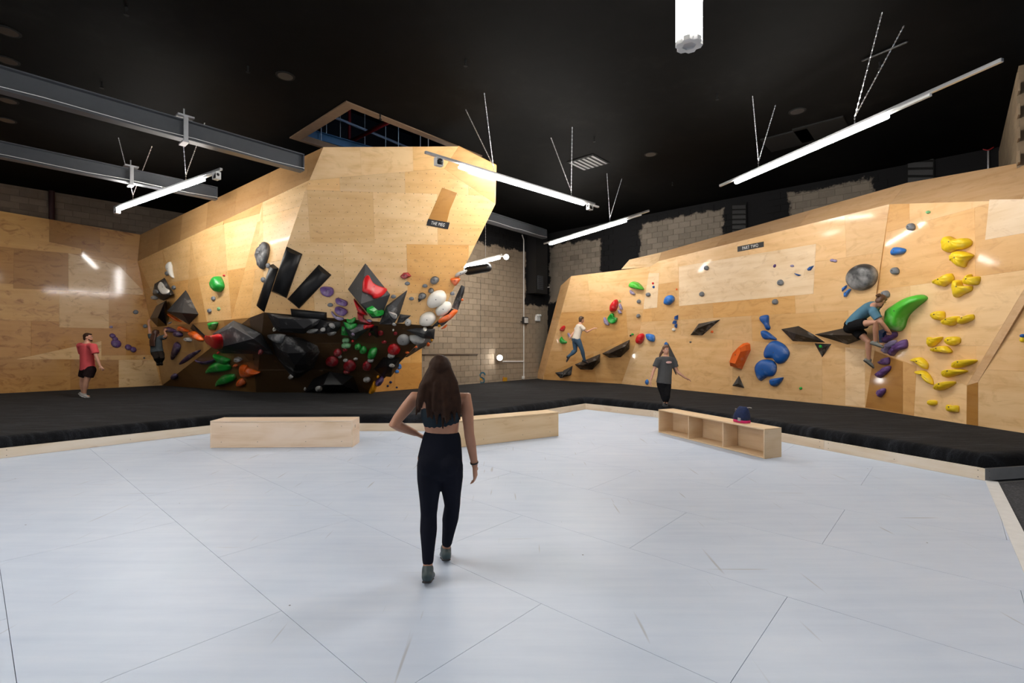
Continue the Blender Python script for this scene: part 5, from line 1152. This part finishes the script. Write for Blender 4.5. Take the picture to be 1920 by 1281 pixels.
hold('B7', 'mint', ell(540, 96, 22, 16, -.3, 6), .04, 'tiny mint chip high on the near slab', 'chip')
pebble('B8', 1590, 265, 25, 18, 'blue hold cut by the right picture edge', 'blue', .08); pebble('B8', 1590, 305, 24, 26, 'yellow hold cut by the right picture edge', 'yellow', .08)

# ---------------------------------------------------------------- people
SKIN = plain('skin', (.52, .27, .18), .5, var=.08, vscale=14); SKINT = plain('skin_tanned', (.42, .20, .12), .5, var=.08, vscale=14)
LIPM = plain('lips', (.36, .10, .08), .5); EYEM = plain('eye_dark', (.02, .015, .012), .25); EYEW = plain('eye_white', (.7, .68, .65), .3)
def cloth(n, c): return plain(n, c, .95, var=.16, vscale=7, spec=.08)
HAIRD = plain('hair_dark_brown', (.030, .013, .007), .65, spec=.15, var=.5, vscale=26); HAIRM = plain('hair_brown', (.06, .03, .015), .5, var=.4, vscale=26)
def remesh(bm, name, mat, parent, vox, sm=6, fac=.5):
    bmesh.ops.recalc_face_normals(bm, faces=bm.faces)
    me = bpy.data.meshes.new(name); bm.to_mesh(me); bm.free()
    o = bpy.data.objects.new(name, me); COL.objects.link(o)
    r = o.modifiers.new('r', 'REMESH'); r.mode = 'VOXEL'; r.voxel_size = vox
    k = o.modifiers.new('s', 'SMOOTH'); k.factor = fac; k.iterations = sm
    dg = bpy.context.evaluated_depsgraph_get(); dg.update()
    m2 = bpy.data.meshes.new_from_object(o.evaluated_get(dg)); bpy.data.objects.remove(o); bpy.data.meshes.remove(me)
    m2.name = name; m2.materials.clear(); m2.materials.append(mat)
    for p in m2.polygons: p.use_smooth = True
    return put(new_obj(name, m2, None), parent)
def hand(bm, wr, d, palm_n, side, s=1.0, curl=.6, thumb=1):
    """wrist, finger direction, palm normal; five bent fingers"""
    d = d.normalized(); pn = (palm_n - d * palm_n.dot(d)).normalized(); sd_ = d.cross(pn) * thumb
    tube(bm, [wr - d * .01 * s, wr + d * .03 * s, wr + d * .085 * s], [(.026 * s, .018 * s), (.034 * s, .016 * s), (.038 * s, .015 * s)], side=sd_)
    for i, (o, L) in enumerate(((.030, .068), (.011, .078), (-.009, .073), (-.028, .058))):
        b = wr + d * .088 * s + sd_ * o * s; p1 = b + (d * math.cos(curl * .5) + pn * math.sin(curl * .5)) * L * .42 * s
        p2 = p1 + (d * math.cos(curl * 1.3) + pn * math.sin(curl * 1.3)) * L * .33 * s; p3 = p2 + (d * math.cos(curl * 2.0) + pn * math.sin(curl * 2.0)) * L * .25 * s
        tube(bm, [b, p1, p2, p3], [.0095 * s, .009 * s, .0085 * s, .007 * s], n=8)
    b = wr + d * .03 * s + sd_ * .03 * s; p1 = b + (d * .6 + sd_ * .8) * .035 * s; p2 = p1 + (d * .9 + sd_ * .25 + pn * .3).normalized() * .032 * s; p3 = p2 + (d * .9 + pn * .45).normalized() * .022 * s
    tube(bm, [b, p1, p2, p3], [.013 * s, .0115 * s, .010 * s, .008 * s], n=8)
def head_frame(face, up):
    f = face.normalized(); u = (up - f * up.dot(f)).normalized(); return f.cross(u), f, u     # right, forward, up
def person(label, J, face, up=UP, s=1.0, female=False, skin=None, vox=.010, build=1.0, hands=None, group=None):
    """J: joints head, neck, chest, waist, pelvis, l/r sh el wr, hip kn an toe (world); returns (empty, parts info)"""
    skin = skin or SKIN
    low = min(J['lan'].z, J['ran'].z); base = V((J['pelvis'].x, J['pelvis'].y, low - .08))
    t = tag(empty('person', base), label, 'person', group)
    bm = bmesh.new(); sdv = (J['rsh'] - J['lsh']).normalized(); hv = (J['rhip'] - J['lhip']).normalized(); b = s * build
    # head
    R, F, U = head_frame(face, up); h = J['head']
    ball(bm, h + U * .025 * s - F * .008 * s, (.074 * s, .094 * s, .098 * s), (R, F, U)); ball(bm, h - U * .05 * s + F * .02 * s, (.057 * s, .067 * s, .065 * s), (R, F, U))
    tube(bm, [h + F * .083 * s + U * .012 * s, h + F * .100 * s - U * .018 * s, h + F * .094 * s - U * .032 * s], [.008 * s, .011 * s, .012 * s], n=8)
    for k in (-1, 1): ball(bm, h + R * (k * .074 * s) - F * .008 * s - U * .008 * s, (.010 * s, .020 * s, .031 * s), (R, F, U))
    tube(bm, [J['neck'] - U * .02 * s, h - U * .05 * s - F * .018 * s], [.056 * b, .052 * b])
    # trunk
    wd = ((.150, .095), (.168, .108), (.128, .088), (.160, .105), (.165, .10), (.075, .06)) if not female else ((.150, .100), (.168, .108), (.118, .080), (.142, .098), (.142, .085), (.062, .055))
    pe, wa, chs, ne = J['pelvis'], J['waist'], J['chest'], J['neck']
    trunk = [pe - (wa - pe) * .35, pe, wa, chs, chs.lerp(ne, .62), ne]
    tube(bm, trunk, [(a_ * b, c_ * b) for a_, c_ in wd], side=(sdv + hv).normalized(), n=18)
    for p in 'lr':
        sh, el, wr = J[p + 'sh'], J[p + 'el'], J[p + 'wr']
        tube(bm, [chs.lerp(ne, .5).lerp(sh, .45), sh, sh.lerp(el, .35), sh.lerp(el, .8), el, el.lerp(wr, .28), wr], [.062 * b, .056 * b, .047 * b, .039 * b, .038 * b, .038 * b, .025 * b])
        hp, kn, an, to = J[p + 'hip'], J[p + 'kn'], J[p + 'an'], J[p + 'toe']
        th = .088 if not female else .086
        to = an + (to - an).normalized() * min((to - an).length, .13 * s)
        tube(bm, [hp + (hp - kn).normalized() * .02, hp.lerp(kn, .25), hp.lerp(kn, .7), kn, kn.lerp(an, .28), kn.lerp(an, .7), an], [th * b, .084 * b, .062 * b, .053 * b, .056 * b, .039 * b, .034 * b])
        bk = kn - (hp + an) / 2; bk = -bk.normalized() * .02 * s if bk.length > .02 else V((0, 0, 0))
        ball(bm, kn.lerp(an, .28) + bk, (.045 * b, .045 * b, .09 * b))
        tube(bm, [an - (to - an) * .25 - UP * .02 * s, an.lerp(to, .4) - UP * .02 * s, to], [(.024 * s, .022 * s), (.028 * s, .020 * s), (.024 * s, .012 * s)], side=(to - an).cross(UP))
        hd, pn, cu, tn = (hands or {}).get(p, (None, None, .5, 1))
        hand(bm, wr, hd or (wr - el), pn or (F if abs((wr - el).normalized().dot(F)) < .8 else -UP), sdv, s, cu, tn)
    remesh(bm, 'body', skin, t, vox)
    for k in (-1, 1):
        e = put(obj('eye', ball(bmesh.new(), h + F * .082 * s + R * (k * .031 * s) + U * .012 * s, (.0125 * s, .008 * s, .008 * s), (R, F, U), 8, 6), EYEW, None, True), t)
        put(obj('iris', ball(bmesh.new(), h + F * .0885 * s + R * (k * .031 * s) + U * .012 * s, (.006 * s, .003 * s, .006 * s), (R, F, U), 8, 6), EYEM, None, True), t)
        put(obj('eyebrow', tube(bmesh.new(), [h + F * .090 * s + R * (k * .018 * s) + U * .030 * s, h + F * .086 * s + R * (k * .045 * s) + U * .032 * s], [.004 * s, .003 * s], n=6), HAIRD, None, True), t)
    put(obj('mouth', tube(bmesh.new(), [h + F * .083 * s - R * .022 * s - U * .062 * s, h + F * .089 * s - U * .061 * s, h + F * .083 * s + R * .022 * s - U * .062 * s], [.004 * s, .007 * s, .004 * s], n=6), LIPM, None, True), t)
    return t, dict(b=b, s=s, sd=(sdv + hv).normalized(), trunk=trunk, wd=wd, R=R, F=F, U=U, sdv=sdv)
def shirt(t, J, I, mat, name='t_shirt', sleeve=.62, loose=.016, hem=.1, vox=.012):
    bm = bmesh.new(); b = I['b']; tr = I['trunk']; pe, wa = J['pelvis'], J['waist']
    low = pe.lerp(wa, hem); pts = [low, wa.lerp(pe, .3), wa.lerp(J['chest'], .3), J['chest'], tr[4], J['chest'].lerp(J['neck'], .86)]
    tube(bm, pts, [(I['wd'][1][0] * b + loose, I['wd'][1][1] * b + loose + .01), (.152 * b + loose, .106 * b + loose), (.15 * b + loose, .102 * b + loose), (I['wd'][3][0] * b + loose, I['wd'][3][1] * b + loose), (I['wd'][4][0] * b + loose * .8, I['wd'][4][1] * b + loose * .8), (.1 * b, .075 * b)], side=I['sd'], n=20, cap=False)
    for p in 'lr':
        sh, el = J[p + 'sh'], J[p + 'el']
        tube(bm, [J['chest'].lerp(J['neck'], .5).lerp(sh, .4), sh, sh.lerp(el, sleeve)], [.072 * b, .066 * b + loose * .6, .054 * b + loose * .9], n=14, cap=False)
    return remesh(bm, name, mat, t, vox, 4)
def legwear(t, J, I, mat, name, to=1.0, loose=.006, vox=.012, rise=.45, flare=0.0, end=.95):
    bm = bmesh.new(); b = I['b']; pe, wa = J['pelvis'], J['waist']
    fem = I['wd'][2][0] < .12; top_r = (.150 if not fem else .134 + .002 * (rise > .8)) * b + loose
    tube(bm, [pe - (wa - pe) * .3, pe, pe.lerp(wa, rise * .5), pe.lerp(wa, rise)], [(.148 * b + loose, .104 * b + loose), (I['wd'][1][0] * b + loose - .006 * fem, I['wd'][1][1] * b + loose), (I['wd'][1][0] * b * .5 + top_r * .5, .102 * b + loose), (top_r, (.100 if not fem else .090) * b + loose)], side=I['sd'], n=18)
    fd = I['sd'].cross(wa - pe).normalized(); fd = fd if fd.dot(I['F']) > 0 else -fd
    for k in (-1, 1): ball(bm, pe - (wa - pe) * .12 + I['sd'] * (k * .072 * b) - fd * .052 * b, (.082 * b, .078 * b, .088 * b))
    for p in 'lr':
        hp, kn, an = J[p + 'hip'], J[p + 'kn'], J[p + 'an']
        if to < .5:
            e = hp.lerp(kn, to * 2); ball(bm, hp + (hp - kn).normalized() * .02, .098 * b + loose); tube(bm, [hp + (hp - kn).normalized() * .02, hp.lerp(e, .5), e], [.094 * b + loose, .090 * b + loose + flare * .5, .080 * b + loose + flare], cap=False)
        else:
            bk = kn - (hp + an) / 2; bk = -bk.normalized() * .02 if bk.length > .02 else V((0, 0, 0))
            tube(bm, [hp + (hp - kn).normalized() * .02, hp.lerp(kn, .25), hp.lerp(kn, .7), kn, kn.lerp(an, .28), kn.lerp(an, .66), kn.lerp(an, end)], [.092 * b + loose, .089 * b + loose, .067 * b + loose, .057 * b + loose, .060 * b + loose, .043 * b + loose, .038 * b + loose])
            ball(bm, kn.lerp(an, .28) + bk, (.048 * b + loose, .048 * b + loose, .09 * b))
    return remesh(bm, name, mat, t, vox, 4)
def shoes(t, J, I, mat, sole, s=1.0):
    for p in 'lr':
        an, to = J[p + 'an'], J[p + 'toe']; d = (to - an); d2 = (d - UP * d.z * .0).normalized(); up2 = (UP - d2 * UP.dot(d2)).normalized(); L = .25 * s; heel = an - d2 * .065 * s - up2 * .062 * s
        bm = bmesh.new()
        tube(bm, [heel + d2 * .02 * s + up2 * .03, heel + d2 * .09 * s + up2 * .032, heel + d2 * .17 * s + up2 * .022, heel + d2 * (L - .03 * s) + up2 * .012], [(.04 * s, .042 * s), (.043 * s, .044 * s), (.049 * s, .034 * s), (.038 * s, .022 * s)], side=d2.cross(up2), n=14)
        tube(bm, [heel + d2 * .045 * s + up2 * .03, an + up2 * .015], [(.042 * s, .052 * s), (.043 * s, .050 * s)], side=d2.cross(up2), n=14)
        sh = remesh(bm, 'shoe', mat, t, .008, 3)
        bm = bmesh.new(); tube(bm, [heel + d2 * .0 * s - up2 * .003, heel + d2 * .09 * s - up2 * .003, heel + d2 * .17 * s - up2 * .003, heel + d2 * (L - .015 * s) - up2 * .001], [(.034 * s, .009), (.037 * s, .009), (.047 * s, .009), (.034 * s, .009)], side=d2.cross(up2), n=14)
        put(obj('sole', bm, sole, None, True), t)
def hair_cap(bm, J, I, s=1.0, vol=1.06, low=.0):
    R, F, U = I['R'], I['F'], I['U']; h = J['head']
    ball(bm, h + U * .036 * s - F * .020 * s, (.079 * s * vol, .092 * s * vol, .094 * s * vol), (R, F, U)); ball(bm, h - F * .05 * s - U * (.02 + low) * s, (.068 * s * vol, .055 * s * vol, .07 * s * vol), (R, F, U))
    ball(bm, h + U * .085 * s + F * .03 * s, (.062 * s, .058 * s, .03 * s), (R, F, U))
def joints(f, Y, spec):
    """spec: name -> (x, y[, depth offset]) in frame f pixels"""
    out = {}
    for k, v in spec.items():
        x, y = fx(f, v[:2]) if f else v[:2]; out[k] = P(x, y, Y + (v[2] if len(v) > 2 else 0))
    return out
# --- the woman walking away across the white floor
J = joints(None, 3.6, dict(head=(825, 700), neck=(829, 737), chest=(826, 772, .0), waist=(829, 818), pelvis=(825, 862), lsh=(776, 748, -.01), lel=(738, 795, -.1), lwr=(778, 812, .08),
    rsh=(874, 748, 0), rel=(880, 815, -.03), rwr=(890, 872, .03), lhip=(806, 876), lkn=(804, 965, .03), lan=(802, 1062, -.03), ltoe=(806, 1076, .17), rhip=(844, 876), rkn=(848, 948, .16), ran=(836, 1024, .32), rtoe=(834, 1030, .52)))
J['rtoe'].z = .03; J['ran'].z = .09; J['ltoe'].z = .022; J['lan'].z = .085
wm, I = person('woman seen from behind walking across the white floor in dark leggings', J, V((-.12, 1, -.05)), s=1.0, female=True, skin=SKINT, vox=.008, hands={'l': (V((.75, .35, -.45)), V((.2, .2, -1)), .5, 1), 'r': (V((.05, .15, -1)), V((-1, .2, 0)), .55, 1)})
legwear(wm, J, I, cloth('leggings_navy', (.010, .011, .018)), 'leggings', loose=.004, vox=.009, rise=.95, end=.82)
# sports top with straps
TOPM = cloth('sports_top', (.022, .032, .042)); bm = bmesh.new(); b = I['b']; ch, ne, wa = J['chest'], J['neck'], J['waist']
tube(bm, [ch.lerp(wa, .42), ch.lerp(wa, .1), ch.lerp(ne, .12)], [(.134, .093), (.148, .104), (.143, .098)], side=I['sd'], n=20)
for k in (-1, 1):
    ball(bm, ch.lerp(wa, .05) + V((k * .065, .07, 0)), (.06, .05, .06))
tp = remesh(bm, 'sports_top', TOPM, wm, .008, 3)
for k, sh in ((-1, J['lsh']), (1, J['rsh'])):
    q = [ch.lerp(wa, .0) + V((k * .03, -.102, 0)), ch.lerp(ne, .5) + V((k * .065, -.102, 0)), ne.lerp(sh, .55) + V((0, -.045, .055)), ne.lerp(sh, .5) + V((0, .04, .05)), ch.lerp(ne, .25) + V((k * .075, .105, 0))]
    put(obj('strap', tube(bmesh.new(), q, [(.009, .005)] * 5, n=8), TOPM, None, True), wm)
bm = bmesh.new(); hair_cap(bm, J, I, 1.0, 1.08)
random.seed(3); h = J['head']; R, F, U = I['R'], I['F'], I['U']
for i in range(44):
    a_ = random.uniform(-1, 1); b_ = random.uniform(.2, 1); st = h + R * (a_ * .072) - F * (.05 * b_ + .03) + U * random.uniform(-.03, .05); L = random.uniform(.25, .40) * (1 - .2 * abs(a_)); sw = random.uniform(-.03, .03)
    e = st + R * (a_ * .085 + sw) - F * (.045 + .02 * random.random()) - U * L
    tube(bm, [st, st.lerp(e, .35) - F * .028 + R * a_ * .022, st.lerp(e, .7) - F * .022 + R * a_ * .015, e], [.024, .024, .018, .007], n=8)
remesh(bm, 'hair', HAIRD, wm, .008, 2)
shoes(wm, J, I, plain('climbing_shoe_teal', (.03, .05, .055), .5, var=.6, vscale=22), plain('rubber_dark', (.015, .015, .016), .6))
put(obj('wristband', tube(bmesh.new(), [J['rwr'].lerp(J['rel'], .06), J['rwr'].lerp(J['rel'], .1)], [.031, .031], n=14, cap=False), DARK, None, True), wm)
# --- man in the red shirt standing on the mat
J = joints('A2', 13.1, dict(head=(755, 243), neck=(745, 285), chest=(745, 345), waist=(748, 440), pelvis=(752, 515), lsh=(690, 312, .2), lel=(712, 405, .36), lwr=(735, 470, .46), rsh=(800, 318, -.14), rel=(828, 408, -.16), rwr=(858, 485, -.14),
    lhip=(728, 528, .06), lkn=(706, 622, .08), lan=(712, 722, .1), ltoe=(735, 742, .12), rhip=(775, 528, -.06), rkn=(738, 625, -.1), ran=(722, 738, -.06), rtoe=(775, 752, -.02)))
J['ltoe'].z = MAT + .03; J['rtoe'].z = MAT + .03; J['lan'].z = MAT + .09; J['ran'].z = MAT + .09
man, I = person('man in a red t-shirt and black shorts watching from the mat', J, V((.92, .38, .0)), s=1.02, vox=.012, build=1.12, hands={'r': (V((.5, .1, -.8)), V((-.3, .6, 0)), .7, -1)})
shirt(man, J, I, cloth('red_shirt', (.58, .085, .095)), loose=.026, hem=-.1, sleeve=.7); legwear(man, J, I, cloth('black_shorts', (.018, .010, .011)), 'shorts', .27, .016, rise=.85, flare=.012)
bm = bmesh.new(); hair_cap(bm, J, I, 1.0, 1.0); remesh(bm, 'hair', HAIRD, man, .01, 2)
bm = bmesh.new(); R, F, U = I['R'], I['F'], I['U']; h = J['head']; tube(bm, [h - R * .06 + F * .03 - U * .055, h + F * .085 - U * .09, h + R * .06 + F * .03 - U * .055], [.014, .02, .014]); remesh(bm, 'beard', HAIRD, man, .01, 2)
shoes(man, J, I, plain('grey_shoe', (.30, .29, .28), .7), WHITEP)
# --- woman hanging in the cave mouth
J = joints('A4', 15.1, dict(head=(213, 232, -.05), neck=(213, 262), chest=(212, 310), waist=(212, 390), pelvis=(222, 455), lsh=(148, 268), lel=(130, 190, -.02), lwr=(118, 95, .1), rsh=(290, 275), rel=(335, 262, -.1), rwr=(308, 198, .1),
    lhip=(198, 465), lkn=(205, 520, -.28), lan=(230, 575, .12), ltoe=(238, 590, .28), rhip=(262, 465), rkn=(285, 515, -.25), ran=(270, 570, .12), rtoe=(275, 588, .28)))
hg, I = person('woman in a grey top hanging by both arms at the cave mouth', J, V((.25, 1, .1)), s=1.0, female=True, skin=SKINT, vox=.012, hands={'l': (V((0, .5, 1)), V((0, 1, -.2)), .9, 1), 'r': (V((0, .6, .9)), V((0, 1, -.3)), .9, -1)})
shirt(hg, J, I, cloth('slate_top', (.055, .065, .07)), loose=.022, sleeve=.5); legwear(hg, J, I, cloth('black_tights', (.02, .015, .012)), 'tights', loose=.006)
bm = bmesh.new(); hair_cap(bm, J, I, 1.0, 1.1); R, F, U = I['R'], I['F'], I['U']; h = J['head']
for i in range(12):
    a_ = -1 + 2 * i / 11; st = h + R * a_ * .06 - F * .075; e = st + R * a_ * .03 - F * .055 - UP * .36; tube(bm, [st, st.lerp(e, .5) - F * .03, e], [.03, .03, .014], n=8)
remesh(bm, 'hair', plain('hair_chestnut', (.05, .018, .010), .5, var=.4, vscale=26), hg, .011, 2); shoes(hg, J, I, DARK, DARK)
# --- man in white t-shirt and jeans stepping along the far slab
J = joints('B2', 17.1, dict(head=(483, 533), neck=(466, 572), chest=(458, 620), waist=(440, 680), pelvis=(428, 728), lsh=(448, 600, .16), lel=(405, 660, .2), lwr=(372, 700, .05), rsh=(478, 600, -.14), rel=(535, 655, -.2), rwr=(598, 622, -.1),
    lhip=(418, 738, .07), lkn=(420, 845, .05), lan=(345, 905, .05), ltoe=(318, 948, .05), rhip=(445, 735, -.08), rkn=(488, 835, -.1), ran=(512, 940, .0), rtoe=(552, 958, .02)))
rn, I = person('man in a white t-shirt and jeans stepping along the black wedges', J, V((.9, .35, -.05)), s=.98, vox=.013, hands={'r': (V((1, 0, .25)), V((0, .5, -.6)), .4, 1)})
shirt(rn, J, I, cloth('white_shirt', (.62, .56, .48)), loose=.024, hem=0.0); legwear(rn, J, I, cloth('blue_jeans', (.055, .10, .16)), 'jeans', loose=.014)
bm = bmesh.new(); hair_cap(bm, J, I, 1.0, 1.02); remesh(bm, 'hair', HAIRM, rn, .011, 2); shoes(rn, J, I, DARK, DARK)
# --- woman in a grey t-shirt walking on the mat
J = joints('B3', 11.4, dict(head=(338, 772), neck=(338, 822), chest=(335, 875), waist=(328, 985), pelvis=(318, 1075), lsh=(405, 862, .02), lel=(440, 970, .0), lwr=(520, 1030, -.05), rsh=(268, 862, -.02), rel=(222, 965, -.04), rwr=(196, 1052, -.1),
    lhip=(348, 1090), lkn=(350, 1190, -.12), lan=(345, 1275, .05), ltoe=(345, 1290, -.12), rhip=(292, 1090), rkn=(315, 1195, -.05), ran=(325, 1290, .12), rtoe=(325, 1300, -.05)))
for k in ('lan', 'ran'): J[k].z = MAT + .09
for k in ('ltoe', 'rtoe'): J[k].z = MAT + .03
gw, I = person('woman in a dark grey t-shirt walking on the mat behind the open bench', J, V((.15, -1, .02)), s=.93, female=True, vox=.011, hands={'l': (V((.9, -.2, -.4)), V((0, -.3, -1)), .5, 1), 'r': (V((-.1, -.2, -1)), V((1, 0, 0)), .6, 1)})
GT = cloth('charcoal_shirt', (.075, .075, .077)); shirt(gw, J, I, GT, loose=.024, hem=-.05, sleeve=.62); legwear(gw, J, I, cloth('black_trousers', (.008, .008, .009)), 'trousers', loose=.012)
put(obj('chest_print', ball(bmesh.new(), J['chest'] + V((.03, -.146, -.02)), (.07, .012, .028)), plain('print_pink', (.55, .33, .30), .8), None, True), gw)
bm = bmesh.new(); hair_cap(bm, J, I, .93, 1.05); h = J['head']; tube(bm, [h + V((-.05, .06, .0)), h + V((-.1, .09, -.1)), h + V((-.13, .1, -.2))], [.035, .03, .012]); remesh(bm, 'hair', plain('hair_auburn', (.12, .05, .025), .5, var=.4, vscale=26), gw, .01, 2); shoes(gw, J, I, DARK, DARK)
# --- climber in the blue t-shirt crouched on the kite volume
wy = hit(1630, 620, UPP).y
CSP = dict(head=(452, 712, -.12), neck=(408, 752, -.06), chest=(345, 782), waist=(250, 850), pelvis=(185, 935), lsh=(385, 790, .16), lel=(430, 880, .2), lwr=(505, 985, .15), rsh=(385, 822, -.16), rel=(455, 908, -.12), rwr=(525, 988, .05),
    lhip=(215, 975, .08), lkn=(335, 1085, .03), lan=(340, 1262, .12), ltoe=(400, 1310, .2), rhip=(200, 935, -.1), rkn=(405, 905, -.2), ran=(400, 1092, -.05), rtoe=(490, 1120, .08))
J = {}
for k, v in CSP.items():
    x, y = fx('B6', v[:2]); J[k] = P(x, y, hit(x, min(y, 655), UPP if x < 1641 else R3U).y - .40 + (v[2] if len(v) > 2 else 0))
cl, I = person('climber in a blue t-shirt crouching sideways on the black kite volume', J, V((.72, .25, -.62)), up=V((.6, .1, .8)), s=1.0, vox=.010, build=1.06, hands={'r': (V((.8, .5, -.4)), V((.1, .7, -.7)), 1.0, 1), 'l': (V((.8, .5, -.4)), V((.1, .7, -.7)), 1.0, -1)})
shirt(cl, J, I, cloth('blue_shirt', (.085, .19, .27)), loose=.024, hem=.0, sleeve=.62); legwear(cl, J, I, cloth('black_sport_shorts', (.010, .010, .011)), 'shorts', .27, .014, rise=.5, flare=.016)
bm = bmesh.new(); hair_cap(bm, J, I, 1.0, 1.06); h = J['head']; R, F, U = I['R'], I['F'], I['U']; tube(bm, [h - F * .06 + U * .04, h - F * .13 + U * .05, h - F * .17 + U * .0], [.05, .04, .02]); remesh(bm, 'hair', plain('hair_reddish', (.10, .045, .025), .5, var=.4, vscale=26), cl, .01, 2)
bm = bmesh.new(); tube(bm, [h - R * .06 + F * .03 - U * .055, h + F * .085 - U * .095, h + R * .06 + F * .03 - U * .055], [.014, .026, .014]); remesh(bm, 'beard', MATS['hair_reddish'], cl, .01, 2)
shoes(cl, J, I, plain('climbing_shoe_grey', (.16, .165, .15), .6, var=.4), DARK)
